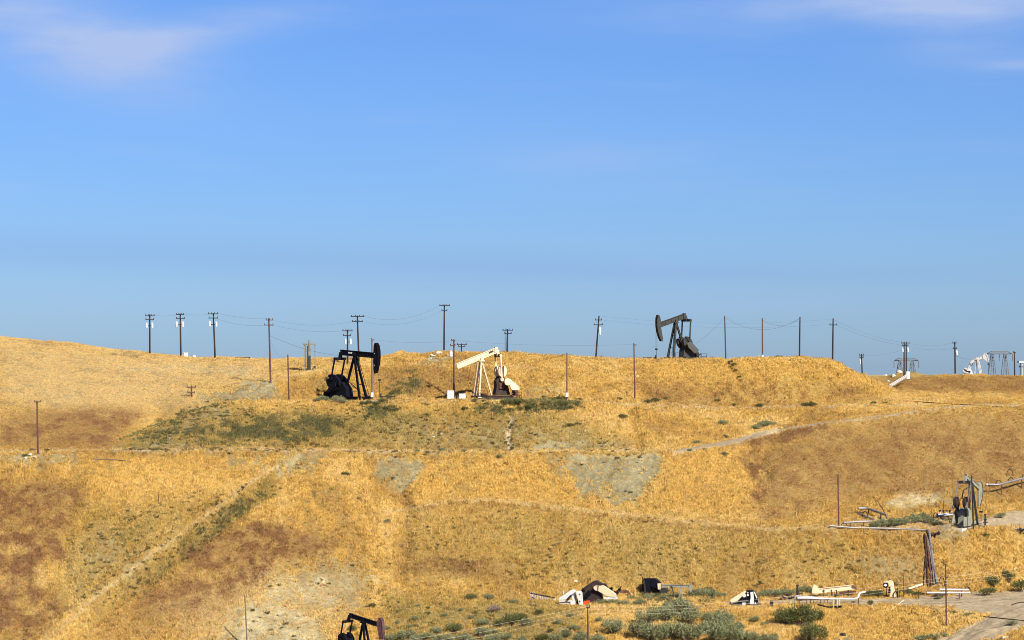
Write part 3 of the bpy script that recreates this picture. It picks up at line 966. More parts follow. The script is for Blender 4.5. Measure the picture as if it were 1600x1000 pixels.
# ------------------------------------------------------------------ mesh helpers
class MB:
    """collects simple solids; build() links them as one mesh object"""

    def __init__(self):
        self.v, self.f = [], []

    def add(self, vs, fs):
        k = len(self.v)
        self.v += [tuple(p) for p in vs]
        self.f += [tuple(i + k for i in f) for f in fs]
        return self

    def box(self, a, b):
        (x0, y0, z0), (x1, y1, z1) = a, b
        vs = [(x0, y0, z0), (x1, y0, z0), (x1, y1, z0), (x0, y1, z0), (x0, y0, z1), (x1, y0, z1), (x1, y1, z1), (x0, y1, z1)]
        return self.add(vs, [(0, 3, 2, 1), (4, 5, 6, 7), (0, 1, 5, 4), (1, 2, 6, 5), (2, 3, 7, 6), (3, 0, 4, 7)])

    def beam(self, p, q, w, h, up=(0, 0, 1)):
        p, q = Vector(p), Vector(q)
        d = (q - p).normalized()
        u = Vector(up)
        if abs(d.dot(u)) > 0.98:
            u = Vector((1, 0, 0))
        s = d.cross(u).normalized() * (w / 2)
        t = s.cross(d).normalized() * (h / 2)
        vs = [p - s - t, p + s - t, p + s + t, p - s + t, q - s - t, q + s - t, q + s + t, q - s + t]
        return self.add(vs, [(0, 3, 2, 1), (4, 5, 6, 7), (0, 1, 5, 4), (1, 2, 6, 5), (2, 3, 7, 6), (3, 0, 4, 7)])

    def ibeam(self, p, q, w, h, up=(0, 0, 1), tf=0.09):
        """rolled section: two flanges and a web"""
        p, q = Vector(p), Vector(q)
        d = (q - p).normalized()
        s = d.cross(Vector(up)).normalized()
        t = s.cross(d).normalized()
        o = t * (h / 2 - tf / 2)
        self.beam(p + o, q + o, w, tf, up)
        self.beam(p - o, q - o, w, tf, up)
        self.beam(p, q, w * 0.35, h - 2 * tf - 0.004, up)
        return self

    def tube(self, pts, r, n=8, cap=True):
        pts = [Vector(p) for p in pts]
        rs = r if isinstance(r, (list, tuple)) else [r] * len(pts)
        k0 = len(self.v)
        prev = None
        for i, p in enumerate(pts):
            a = pts[max(i - 1, 0)]
            b = pts[min(i + 1, len(pts) - 1)]
            d = (b - a).normalized()
            if prev is None:
                u = d.orthogonal().normalized()
            else:
                u = (prev - d * prev.dot(d)).normalized()
            prev = u
            w = d.cross(u)
            for j in range(n):
                an = 2 * math.pi * j / n
                self.v.append(tuple(p + (u * math.cos(an) + w * math.sin(an)) * rs[i]))
        for i in range(len(pts) - 1):
            for j in range(n):
                a = k0 + i * n + j
                b = k0 + i * n + (j + 1) % n
                self.f.append((a, b, b + n, a + n))
        if cap:
            self.f.append(tuple(k0 + j for j in reversed(range(n))))
            e = k0 + (len(pts) - 1) * n
            self.f.append(tuple(e + j for j in range(n)))
        return self

    def prism(self, poly, y0, y1, bev=0.0):
        """polygon given in the local x-z plane, extruded along y"""
        n = len(poly)
        area = sum(poly[i][0] * poly[(i + 1) % n][1] - poly[(i + 1) % n][0] * poly[i][1] for i in range(n))
        if area < 0:
            poly = list(reversed(poly))
        vs = [(x, y0, z) for x, z in poly] + [(x, y1, z) for x, z in poly]
        fs = [tuple(range(n)), tuple(reversed(range(n, 2 * n)))]
        fs += [(i, i + n, (i + 1) % n + n, (i + 1) % n) for i in range(n)]
        return self.add(vs, fs)

    def disc(self, x, z, r, y0, y1, n=18):
        return self.prism([(x + r * math.cos(2 * math.pi * i / n), z + r * math.sin(2 * math.pi * i / n)) for i in range(n)], y0, y1)

    def lathe(self, prof, n=10, base=(0, 0, 0)):
        k0 = len(self.v)
        for r, z in prof:
            for j in range(n):
                a = 2 * math.pi * j / n
                self.v.append((base[0] + r * math.cos(a), base[1] + r * math.sin(a), base[2] + z))
        for i in range(len(prof) - 1):
            for j in range(n):
                a = k0 + i * n + j
                b = k0 + i * n + (j + 1) % n
                self.f.append((a, b, b + n, a + n))
        self.f.append(tuple(k0 + j for j in reversed(range(n))))
        e = k0 + (len(prof) - 1) * n
        self.f.append(tuple(e + j for j in range(n)))
        return self

    def build(self, name, mat, parent=None, bevel=0.0, smooth=False):
        me = bpy.data.meshes.new(name)
        me.from_pydata(self.v, [], self.f)
        me.update()
        me.materials.append(mat)
        if smooth:
            me.polygons.foreach_set("use_smooth", [True] * len(me.polygons))
        o = bpy.data.objects.new(name, me)
        COL.objects.link(o)
        if parent is not None:
            o.parent = parent
        if bevel:
            b = o.modifiers.new("edge", "BEVEL")
            b.width = bevel
            b.segments = 1
        return o


def tag(o, label, cat, group=None):
    o["label"] = label
    o["category"] = cat
    if group:
        o["group"] = group
    return o


def thing(name, label, cat, loc, rz=0.0, group=None):
    o = bpy.data.objects.new(name, None)
    COL.objects.link(o)
    o.location = loc
    o.rotation_euler = (0, 0, rz)
    o.empty_display_size = 0.5
    return tag(o, label, cat, group)


def share(o, name, parent, loc=None, rot=None):
    """a copy of a part that shares its mesh data"""
    c = bpy.data.objects.new(name, o.data)
    COL.objects.link(c)
    c.parent = parent
    if loc is not None:
        c.location = loc
    if rot is not None:
        c.rotation_euler = rot
    return c


class Frame:
    """local frame of one machine: origin on the ground, x along its length, y across, z up"""

    def __init__(self, u, v, deg, Y=None):
        self.o = ground(u, v) if Y is None else pt(u, v, Y)
        self.u, self.v, self.a = u, v, R(deg)
        self.s = self.o.y / FPX
        self.c, self.n = math.cos(self.a), math.sin(self.a)

    def L(self, u, v, y=0.0):
        dx = (u - self.u) * self.s
        return Vector(((dx + y * self.n) / self.c, y, (self.v - v) * self.s))

    def P(self, pts, y=0.0):
        r = []
        for u, v in pts:
            q = self.L(u, v, y)
            r.append((q.x, q.z))
        return r


# ------------------------------------------------------------------ pumpjacks
def rail(mb_posts, pts, h, parent, mat, r=0.035):
    """a guard rail: one object per post plus the two rails"""
    m = MB()
    for a, b in zip(pts[:-1], pts[1:]):
        for k in (0.55, 1.0):
            m.tube([Vector(a) + Vector((0, 0, h * k)), Vector(b) + Vector((0, 0, h * k))], r, 6)
    g = m.build("guard_rail", mat, parent)
    first = None
    for a, b in zip(pts[:-1], pts[1:]):
        n = max(1, int((Vector(b) - Vector(a)).length / 1.3))
        for i in range(n + 1):
            p = Vector(a).lerp(Vector(b), i / n)
            if first is None:
                first = MB().tube([(0, 0, 0), (0, 0, h)], r * 1.2, 6).build("rail_post", mat, g)
                first.location = p
            else:
                share(first, "rail_post", g, p)
    return g


def pumpjack(S):
    """S: the measures of one beam pump, rows and columns read off at its own distance"""
    F = Frame(S["at"][0], S["at"][1], S["deg"], S.get("Y"))
    t = thing("pumpjack", S["label"], "pumpjack", F.o, F.a, "oil pumps on the hill")
    m, m2 = S["mat"], S.get("mat2", S["mat"])
    L = F.L
    k = S.get("k", 1.0)          # overall stoutness
    # walking beam
    a, b = L(*S["rear"]), L(*S["front"])
    d = (b - a).normalized()
    dep = S["depth"]
    wb = MB().ibeam(a, b, 0.42 * k, dep, tf=0.10 * k)
    for f in (0.28, 0.55, 0.8):
        p = a.lerp(b, f)
        wb.beam(p + Vector((0, 0, -dep / 2 + 0.1)), p + Vector((0, 0, dep / 2 - 0.1)), 0.36 * k, 0.06, up=(1, 0, 0))
    beam = wb.build("walking_beam", S.get("beam_mat", m), t, 0.015)
    if S.get("plate"):
        c = L(*S["plate"])
        q = MB()
        q.beam(c - d * 0.45, c + d * 0.45, 0.44 * k, 0.26)
        q.build("name_plate", M["transformer"] if S["plate_light"] else M["charcoal"], beam)
    # rear end, equaliser, pitman arms
    e = L(*S["eq"])
    hy = S["eq_half"]
    th = 0.30 * k
    rb = MB()
    rb.prism([(a.x - d.x * 0.1 - 0.35 * k * math.copysign(1, e.x - a.x if abs(e.x - a.x) > .05 else -1), a.z - dep * .5),
              (a.x + 0.6 * k, a.z - dep * .5), (a.x + 0.55 * k, a.z + dep * .5), (a.x - 0.05, a.z + dep * .5)], -0.24 * k, 0.24 * k)
    rb.beam((e.x, 0, e.z - 0.1), (a.x, 0, a.z), 0.45 * k, 0.5 * k, up=(1, 0, 0))
    rb.build("tail_bearing", m, t)
    MB().beam((e.x, -hy - 0.12, e.z), (e.x, hy + 0.12, e.z), 0.36 * k, 0.5 * k).build("equalizer", m2, t, 0.03)
    pb = L(*S["pit"])
    sh = L(*S["shaft"])
    tip = L(*S["tip"])
    for sy in (-1, 1):
        y = sy * hy
        pm = MB().beam((e.x, y, e.z), (pb.x, y, pb.z), 0.2 * k, 0.24 * k)
        pm.disc(pb.x, pb.z, 0.32 * k, y - 0.18 * k, y + 0.18 * k, 12)
        pm.disc(e.x, e.z, 0.24 * k, y - 0.14 * k, y + 0.14 * k, 10)
        pm.build("pitman_arm", S.get("pit_mat", m), t)
        # crank with its counterweights
        yc = y - sy * 0.42 * k
        dd = (tip - sh)
        ln = dd.length
        ex, ez = dd.x / ln, dd.z / ln
        nx, nz = -ez, ex

        def cp(al, ac):
            return (sh.x + ex * al + nx * ac, sh.z + ez * al + nz * ac)

        w = 0.42 * k
        cr = MB().prism([cp(-0.9 * k, -w), cp(-0.9 * k, w), cp(0, w * 1.25), cp(ln, w * 0.8), cp(ln, -w * 0.8), cp(0, -w * 1.25)],
                        yc - 0.16 * k, yc + 0.16 * k)
        cr.disc(sh.x, sh.z, 0.5 * k, yc - 0.2 * k, yc + 0.2 * k, 14)
        ck = cr.build("crank", m2, t, 0.02)
        wr = S["wr"]
        for side in (-1, 1):
            cw = MB()
            yy = yc + sy * 0.02
            pts = []
            for i in range(13):
                an = -math.pi / 2 + math.pi * i / 12
                pts.append(cp(ln - wr * 0.95 + wr * 1.15 * math.sin(an), side * (w * 0.55 + wr * 0.72 * math.cos(an))))
            cw.prism(pts, yy - 0.30 * k, yy + 0.30 * k)
            cw.disc(*cp(ln - wr * 0.95, side * (w + wr * 0.25)), 0.11 * k, yy - 0.36 * k, yy + 0.36 * k, 8)
            cw.build("counterweight", S.get("cw_mat", m), ck, 0.03)
    # samson post
    ap = L(*S["apex"])
    ff = L(*S["foot"])
    fh = S["foot_half"]
    rf = L(*S["rfoot"])
    for sy in (-1, 1):
        lw = S.get("leg_w", 1.0)
        lg = MB().ibeam((ap.x + 0.1, sy * 0.22 * k, ap.z), (ff.x, sy * fh, ff.z), 0.30 * k * lw, 0.36 * k * lw, up=(1, 0, 0.2), tf=0.06)
        lg.box((ff.x - 0.3, sy * fh - 0.3, ff.z - 0.1), (ff.x + 0.3, sy * fh + 0.3, ff.z + 0.06))
        lg.build("post_leg", S.get("leg_mat", m), t)
    if S.get("rear_half"):
        for sy in (-1, 1):
            MB().ibeam((ap.x - 0.1, sy * 0.2 * k, ap.z), (rf.x, sy * S["rear_half"], rf.z), 0.26 * k, 0.3 * k, up=(1, 0, 0.2), tf=0.05).build(
                "post_leg", S.get("leg_mat", m), t)
    else:
        MB().ibeam((ap.x - 0.1, 0, ap.z), (rf.x, 0, rf.z), 0.34 * k * S.get("leg_w", 1.0), 0.34 * k * S.get("leg_w", 1.0), up=(1, 0, 0.2), tf=0.06).build("post_leg", S.get("leg_mat", m), t)
    for f in (0.36, 0.7):
        br = MB()
        pa = Vector((ap.x, 0, ap.z)).lerp(Vector((ff.x, 0, ff.z)), f)
        yy = 0.22 * k + (fh - 0.22 * k) * f
        br.beam((pa.x, -yy, pa.z), (pa.x, yy, pa.z), 0.12 * k, 0.12 * k)
        br.build("cross_brace", m, t)
    bx = MB().box((ap.x - 0.55 * k, -0.4 * k, ap.z - 0.08), (ap.x + 0.55 * k, 0.4 * k, ap.z + 0.12))
    bx.disc(ap.x, ap.z + 0.3 * k, 0.32 * k, -0.42 * k, 0.42 * k, 12)
    bx.build("saddle_bearing", m, t)
    # ladder up the post
    if S.get("ladder"):
        ly = S["ladder"][2]
        l0, l1 = L(*S["ladder"][0], ly), L(*S["ladder"][1], ly)
        ld_ = MB()
        for sy in (-0.24, 0.24):
            ld_.tube([(l0.x, ly + sy, l0.z), (l1.x, ly + sy, l1.z)], 0.045 * k, 6)
        lo = ld_.build("ladder", S.get("ladder_mat", m), t)
        first = None
        n = int((l1 - l0).length / 0.55)
        for i in range(1, n):
            p = l0.lerp(l1, i / n) + Vector((0, ly - l0.y, 0))
            if first is None:
                first = MB().tube([(0, -0.24, 0), (0, 0.24, 0)], 0.035, 5).build("rung", S.get("ladder_mat", m), lo)
                first.location = p
            else:
                share(first, "rung", lo, p)
    # horse head
    if S.get("head"):
        hp = F.P([(S["head_u0"] + (u - S["head_u0"]) * S.get("head_k", 1), v) for u, v in S["head"]])
        hw = S["head_w"]
        hh = MB().prism(hp, -hw * 0.36, hw * 0.36)
        ho = hh.build("horse_head", S.get("head_mat", m), t, 0.02)
        fr = S["head_front"]
        fp = [Vector((hp[i][0], 0, hp[i][1])) for i in fr]
        arc = MB()
        for p, q in zip(fp[:-1], fp[1:]):
            dv = (q - p).normalized()
            nv = Vector((dv.z, 0, -dv.x)) * (0.04 if dv.z < 0 else -0.04)
            arc.beam(p + nv - dv * 0.02, q + nv + dv * 0.02, hw, 0.08, up=(nv.x, 0, nv.z))
        arc.build("arc_plate", S.get("arc_mat", S.get("head_mat", m)), ho)
        for (u, v) in S.get("bolts", []):
            q = L(u, v)
            MB().disc(q.x, q.z, 0.075, -hw * 0.36 - 0.05, -hw * 0.36 - 0.002, 8).build("head_bolt", S.get("bolt_mat", M["transformer"]), ho)
    # bridle cables, carrier bar, polished rod
    if S.get("bridle"):
        u, v0, v1, v2 = S["bridle"]
        q0, q1, q2 = L(u, v0), L(u, v1), L(u, v2)
        cb = MB()
        for sy in (-0.16, 0.16):
            cb.tube([(q0.x, sy, q0.z), (q1.x, sy, q1.z)], 0.028, 5)
        cb.build("bridle_cable", M["charcoal"], t)
        MB().box((q1.x - 0.14, -0.3, q1.z - 0.16), (q1.x + 0.14, 0.3, q1.z + 0.12)).build("carrier_bar", M["charcoal"], t, 0.02)
        MB().tube([(q1.x, 0, q1.z), (q2.x, 0, q2.z)], 0.045, 6).build("polished_rod", M["charcoal"], t)
    # gear box, base skid
    g = S["gear"]
    MB().prism(F.P(g), -S["gear_w"] / 2, S["gear_w"] / 2).build("gearbox", S.get("gear_mat", m), t, 0.04)
    for poly, y0, y1, mt in S.get("plates", []):
        MB().prism(F.P(poly, (y0 + y1) / 2), y0, y1).build("belt_guard", mt, t, 0.04)
    s0, s1 = L(*S["skid"][0]), L(*S["skid"][1])
    sk = MB()
    for sy in (-1, 1):
        w_ = max(fh, 0.8 * k) * sy
        sk.ibeam((s0.x, w_, (s0.z + s1.z) / 2), (s1.x, w_, (s0.z + s1.z) / 2), 0.34 * k, abs(s1.z - s0.z), tf=0.08)
    n = 5
    for i in range(n):
        x = s0.x + (s1.x - s0.x) * (0.06 + 0.88 * i / (n - 1))
        sk.box((x - 0.15, -max(fh, 0.8 * k), min(s0.z, s1.z) + 0.03), (x + 0.15, max(fh, 0.8 * k), max(s0.z, s1.z) - 0.03))
    sk.build("skid", S.get("skid_mat", m), t)
    zb = min(s0.z, s1.z)
    MB().box((min(s0.x, s1.x) - 0.3, -max(fh, 0.8 * k) - 0.3, zb - 1.6), (max(s0.x, s1.x) + 0.3, max(fh, 0.8 * k) + 0.3, zb - 0.002)).build(
        "footing", M["concrete"], t)
    if S.get("motor"):
        q = L(*S["motor"])
        mo = MB()
        mo.tube([(q.x, -0.55 * k, q.z), (q.x, 0.55 * k, q.z)], 0.42 * k, 12)
        mo.box((q.x - 0.45 * k, -0.4 * k, q.z - 0.62 * k), (q.x + 0.45 * k, 0.4 * k, q.z - 0.40 * k))
        mo.build("motor", m2, t)
        zs = zb + 0.1
        st = MB()
        for sx in (-0.6, 0.6):
            for sy in (-0.5, 0.5):
                st.beam((q.x + sx * k, sy * k, q.z - 0.62 * k), (q.x + sx * k, sy * k, zs), 0.12 * k, 0.12 * k)
        st.box((q.x - 0.8 * k, -0.65 * k, q.z - 0.78 * k), (q.x + 0.8 * k, 0.65 * k, q.z - 0.63 * k))
        st.build("motor_stand", m2, t)
    for pts, h in S.get("rails", []):
        rail(None, [Vector((L(u, v, y).x, y, L(u, v, y).z)) for u, v, y in pts], h, t, S.get("rail_mat", m2))
    for (p, q, w) in S.get("bars", []):
        MB().beam(L(*p), L(*q), w, w).build("brace_bar", m2, t)
    return F, t


pumpjack(dict(
    at=(548, 625), deg=-40, label="black pumpjack on the upper pad with its tall head at the right end", mat=M["black"], mat2=M["black_red"],
    rear=(532, 550.5), front=(587, 555.5), depth=0.98, plate=(548, 551.3), plate_light=True, eq=(530, 560.5), eq_half=1.3, pit=(524, 592),
    shaft=(531, 602), tip=(518, 591), wr=1.5, apex=(554.6, 556), foot=(567.5, 620), foot_half=0.85, rfoot=(537, 620),
    ladder=((577, 620), (558.5, 560), 0.3), head_u0=586,
    head=[(586.2, 550), (586.8, 540), (588.3, 536.3), (590.5, 536), (592.8, 540), (594.2, 548), (594.6, 558), (593.8, 567), (592, 575),
          (589.6, 582.5), (587.2, 583.6), (586.4, 578), (586, 566)], head_front=[3, 4, 5, 6, 7, 8, 9], head_w=0.75,
    arc_mat=M["black_red"], bolts=[(588.3, 552.8), (588.3, 571)], bridle=(594.8, 566, 593.5, 620), gear=[(519, 621), (520, 608), (525, 597), (538, 597),
                                                                                                 (545.5, 607), (547.5, 621)], gear_w=1.7,
    plates=[([(508.5, 612.5), (512.5, 613.5), (525, 603), (524, 598), (519, 596.5)], -1.75, -1.55, M["black"])],
    skid=((515, 625), (575, 619.5)), motor=(509, 615.5),
    rails=[([(500.5, 624, -1.0), (516, 624, -1.0)], 1.35), ([(546, 620, -1.3), (562, 620, -1.3)], 1.0)],
    bars=[((545.5, 596.5), (559, 608.5), 0.09)]))

pumpjack(dict(
    at=(765, 624.5), deg=205, label="cream pumpjack without a horse head on the upper pad beside a brown pole", mat=M["cream"], mat2=M["rust"],
    rear=(777, 546.5), front=(714.3, 572.3), depth=1.0, plate=(767, 549.6), plate_light=False, eq=(778, 555.5), eq_half=1.15, pit=(780, 593),
    pit_mat=M["cream"], leg_w=0.72, shaft=(781, 600), tip=(782, 573), wr=0.85, apex=(752, 564), foot=(745.7, 621), foot_half=0.9, rfoot=(768, 617),
    ladder=((739.5, 618), (746.5, 566), 0.9), gear=[(774, 603), (773, 596), (776, 591), (786, 591), (793, 597), (792, 604), (795, 617), (771.5, 617)],
    gear_w=1.3, gear_mat=M["dark_rust"], cw_mat=M["cream"],
    plates=[([(787.8, 597), (788.6, 593.6), (791, 591.5), (794, 591.2), (797.5, 592.8), (811, 604.5), (811.3, 609), (809, 609.6), (800.5, 609.6),
              (797.5, 607), (796.5, 602), (792.5, 602.4), (789.3, 600.8)], 1.65, 1.95, M["cream"])],
    skid=((739, 624.5), (798, 618)), skid_mat=M["dark_rust"], motor=(805, 612),
    rails=[([(800, 624, 1.3), (815, 624, 1.3)], 1.25), ([(746, 620, 1.3), (762, 620, 1.3)], 1.1)],
    bars=[((795.5, 622), (808, 611), 0.12)]))

pumpjack(dict(
    at=(1065, 562), deg=215, label="dark grey pumpjack standing alone on the crest against the sky", mat=M["grey"], mat2=M["charcoal"],
    rear=(1071, 493.3), front=(1030, 508), depth=1.02, eq=(1073, 500.5), eq_half=1.35, pit=(1071.5, 533), shaft=(1073, 541), tip=(1065.5, 529),
    wr=1.15, apex=(1055.5, 504), foot=(1047, 560.5), foot_half=1.0, rfoot=(1074, 560), ladder=((1050.5, 558), (1055, 508), 0.0), head_u0=1030.5,
    head=[(1030.8, 512), (1030.6, 503), (1029.4, 496), (1027.6, 492.7), (1025.6, 492.7), (1024.3, 497), (1023.9, 503), (1024.2, 511), (1025.6, 519.5),
          (1028, 527), (1031, 533.4), (1033.4, 533.6), (1033.8, 529), (1032, 520)], head_front=[4, 5, 6, 7, 8, 9, 10], head_w=0.7, bridle=(1024.2, 516, 545.6, 560),
    gear=[(1064, 559), (1065, 547), (1068, 540), (1078, 540), (1081.5, 547), (1082, 559)], gear_w=1.6,
    plates=[([(1072.5, 537), (1076, 534.3), (1079.5, 534.3), (1091.5, 546.5), (1090, 551), (1084, 551.8), (1074.5, 543)], 1.75, 2.0, M["guard"])],
    skid=((1041, 562), (1085, 558)), motor=(1089, 553.5),
    rails=[([(1045, 559, 1.2), (1064, 559, 1.2)], 1.0), ([(1097, 562, 1.0), (1106, 562, 1.0)], 1.2), ([(1097, 562, -1.0), (1106, 562, -1.0)], 1.2)],
    bars=[((1087, 561), (1097, 552.2), 0.14)]))

pumpjack(dict(
    at=(1513, 822), deg=58, label="grey green pumpjack on the gravel pad among the pipes", mat=M["greygreen"], mat2=M["charcoal"], k=0.86,
    rear=(1507.5, 743.5), front=(1536, 764), depth=0.68, beam_mat=M["greygreen"], eq=(1505.5, 753), eq_half=1.12, pit=(1495.5, 791), pit_mat=M["pipe"],
    shaft=(1500, 799), tip=(1497, 777), wr=0.75, cw_mat=M["dark_rust"], apex=(1517.8, 754), foot=(1523.5, 821), foot_half=0.75, rfoot=(1508, 821),
    leg_mat=M["grey"], ladder=((1529, 820), (1520, 758), 0.0), head_u0=1536,
    head=[(1534.5, 757), (1536.5, 754), (1539.3, 757), (1541, 765), (1540.8, 774), (1539, 783), (1535.6, 792), (1533.6, 792.5), (1533.6, 778), (1534, 765)],
    head_front=[1, 2, 3, 4, 5, 6], head_w=0.55, bridle=(1540, 782, 801.5, 820), arc_mat=M["charcoal"],
    gear=[(1499, 821), (1499, 801), (1500.5, 796), (1507, 793), (1511, 798), (1513, 806), (1513, 821)], gear_w=1.3, gear_mat=M["greygreen"],
    plates=[([(1483.5, 817), (1488.5, 801), (1494, 792), (1499, 791.5), (1500, 797), (1496.5, 817.5)], 1.15, 1.4, M["greygreen"]),
            ([(1499.5, 821), (1499.5, 806), (1514, 806), (1514, 821)], -1.0, -0.85, M["greygreen"])],
    skid=((1488, 823), (1532, 819)), skid_mat=M["grey"],
    bars=[((1503, 766), (1499.5, 778), 0.16), ((1503, 765), (1515, 761), 0.10), ((1512, 775), (1517, 790), 0.10), ((1517, 790), (1512, 806), 0.10)]))

pumpjack(dict(
    at=(565, 1029), deg=-40, label="black pumpjack with a faded maroon head at the foot of the hill", mat=M["black"], mat2=M["black_red"], k=0.72,
    rear=(545.8, 963), front=(591.5, 973.8), depth=0.62, eq=(542.3, 972.5), eq_half=0.92, pit=(538, 994), shaft=(541, 1003), tip=(536, 993.5), wr=0.8,
    apex=(568, 972.5), foot=(577, 1025), foot_half=0.6, rfoot=(557.5, 1025), head_u0=590.5,
    head=[(590.6, 973), (591.6, 967.5), (594, 963.6), (596.8, 962.4), (599.2, 965), (600.6, 971), (601, 979), (600, 988), (597.6, 996.5),
          (595.2, 997), (593.6, 990), (592, 981)], head_front=[3, 4, 5, 6, 7, 8], head_w=0.5, head_mat=M["maroon"],
    bolts=[(595.5, 970), (596, 975), (596, 980.5), (596.2, 987)], bolt_mat=M["charcoal"], bridle=(601, 984, 1006, 1026),
    gear=[(533, 1027), (534, 1010), (538, 999), (546, 999), (551, 1010), (552, 1027)], gear_w=1.2,
    skid=((530, 1029), (583, 1025)), motor=(527, 1019)))

pumpjack(dict(
    at=(1521, 587), deg=-25, Y=640, label="small white pumpjack far off on the mesa beside lattice towers", mat=M["white"], mat2=M["charcoal"], k=0.75,
    rear=(1518, 565), front=(1534, 558), depth=0.62, eq=(1517.5, 569), eq_half=0.7, pit=(1514, 578), shaft=(1513, 580), tip=(1508, 577.5), wr=0.6,
    apex=(1527, 561.5), foot=(1532, 585), foot_half=0.6, rfoot=(1523, 585), head_u0=1534,
    head=[(1534.5, 556), (1536.5, 552.5), (1538.8, 551.5), (1541, 555), (1542.6, 560), (1543, 565.5), (1541.8, 566.5), (1538.5, 562.5), (1535, 560)],
    head_front=[2, 3, 4, 5], head_w=0.5, bridle=(1542.8, 563, 569, 584),
    gear=[(1506, 586), (1507, 580), (1512, 576), (1518, 578), (1520, 586)], gear_w=1.0, cw_mat=M["white"],
    skid=((1503, 587), (1535, 585)), skid_mat=M["charcoal"]))


# ------------------------------------------------------------------ power poles
def insulator_mesh():
    if "ins" not in CACHE:
        CACHE["ins"] = MB().lathe([(0.05, 0), (0.05, 0.06), (0.11, 0.08), (0.06, 0.14), (0.09, 0.17), (0.05, 0.24)], 8)
    return CACHE["ins"]


CACHE = {}


def pole(u0, v0, ut, vt, label, mat="wood", Y=None, arms=(), cans=(), boxes=(), r=None, group="power poles", name="utility_pole", wrap=0):
    b = ground(u0, v0) if Y is None else pt(u0, v0, Y)
    Yd = b.y
    s = Yd / FPX
    if Y is not None and Y < 640:
        gz = ground_at(b.x, Yd)
        b = Vector((b.x, Yd, min(b.z, gz)))
    top = pt(ut, vt, Yd)
    t = thing(name, label, "utility pole" if group == "power poles" else "post", b, 0, group)
    h = top - b
    r = r or 0.17
    MB().tube([Vector((0, 0, -0.6)), h * 0.5, h], [r * 1.05, r * 0.92, r * 0.72], 10).build("shaft", M[mat], t, smooth=False)

    def at(v):
        return h * ((v0 - v) / (v0 - vt))

    ins = None
    for (v, ua, ub, n) in arms:
        c = at(v)
        base_u = u0 + (ut - u0) * ((v0 - v) / (v0 - vt))
        xa, xb = c.x + (ua - base_u) * s, c.x + (ub - base_u) * s
        skew = random.Random(int(u0 * 7 + v)).uniform(-0.1, 0.1)
        am = MB().beam((xa, c.y - r - 0.06 - skew, c.z), (xb, c.y - r - 0.06 + skew, c.z), 0.12, 0.15)
        ao = am.build("crossarm", M[mat], t)
        for i in range(n):
            f = 0.06 + 0.88 * i / max(n - 1, 1)
            p = Vector((xa + (xb - xa) * f, c.y - r - 0.06 - skew + 2 * skew * f, c.z + 0.075))
            if ins is None:
                ins = insulator_mesh().build("insulator", M["insul"], ao)
                ins.location = p
            else:
                share(ins, "insulator", ao, p)
    for (u, v, w, hh) in cans:
        c = at(v)
        base_u = u0 + (ut - u0) * ((v0 - v) / (v0 - vt))
        x = c.x + (u - base_u) * s
        rr, hz_ = w * s / 2, hh * s
        cm = MB().lathe([(rr * 0.9, -hz_ / 2), (rr, -hz_ / 2 + 0.06), (rr, hz_ / 2 - 0.1), (rr * 0.8, hz_ / 2), (rr * 0.2, hz_ / 2 + 0.05)], 12,
                        (x, c.y - 0.05, c.z))
        cm.tube([(x - rr * 0.4, c.y - 0.05, c.z + hz_ / 2), (x - rr * 0.4, c.y - 0.05, c.z + hz_ / 2 + 0.3)], 0.05, 6)
        cm.tube([(x + rr * 0.4, c.y - 0.05, c.z + hz_ / 2), (x + rr * 0.4, c.y - 0.05, c.z + hz_ / 2 + 0.3)], 0.05, 6)
        co = cm.build("transformer", M["transformer"], t)
        MB().box((min(x, c.x), c.y - 0.08, c.z - 0.08), (max(x, c.x), c.y + 0.08, c.z + 0.08)).build("bracket", M["charcoal"], co)
    for (v, w, hh) in boxes:
        c = at(v)
        hw_, h2 = w * s / 2, hh * s / 2
        MB().box((c.x - hw_, c.y - r - 0.35, c.z - h2), (c.x + hw_, c.y - r - 0.02, c.z + h2)).build("meter_box", M["transformer"], t, 0.03)
    return dict(b=b, top=top, Y=Yd, u0=u0, v0=v0, ut=ut, vt=vt)


PL = {}
SKY = 561.0
tall = "tall dark pole with two transformers on the left skyline, "
PL["a"] = pole(234, 553.5, 234, 491, "dark pole with two transformers, leftmost of the three on the left crest", "wood_dark", Y=557,
               arms=((493.5, 227, 242, 4), (499.5, 227.5, 241, 3)), cans=((229, 509, 3.4, 6.5), (238, 509, 3.4, 6.5)))
PL["b"] = pole(282.7, 559, 281.5, 490, "dark pole with two transformers standing just beside the white boxes", "wood_dark", Y=558,
               arms=((491.5, 275, 288, 4), (497.5, 275, 289, 3)), cans=((276, 507.5, 3.4, 6.5), (286, 507.5, 3.4, 6.5)))
PL["c"] = pole(336.3, 562, 333.2, 489, "dark pole with two transformers leaning between white boxes and low railing", "wood_dark", Y=559,
               arms=((490.5, 325, 341, 4), (497, 326, 341, 3)), cans=((328, 507, 3.4, 6.5), (338, 507, 3.4, 6.5)))
PL["d"] = pole(423, 598, 420, 497, "tall reddish pole with two crossarms at the head of the left cutting", "wood",
               arms=((500, 415.5, 427, 3), (508, 413, 427.5, 3)))
PL["e"] = pole(451.5, 627.5, 449.8, 554, "plain reddish pole without crossarms on the pad left of the black pumpjack", "wood", r=0.14)
PL["f"] = pole(543, 570, 543, 515, "short pole with transformers behind the black pumpjack's beam", "wood_dark",
               arms=((517, 535, 551, 4), (524, 536, 549, 3)), cans=((540, 534.5, 3, 7), (548, 534.5, 4, 7)))
PL["g"] = pole(561, 566, 558.2, 493, "tall pole with two wide crossarms rising behind the black pumpjack", "wood_dark",
               arms=((494.5, 548, 569.5, 4), (502.5, 550, 567, 4)))
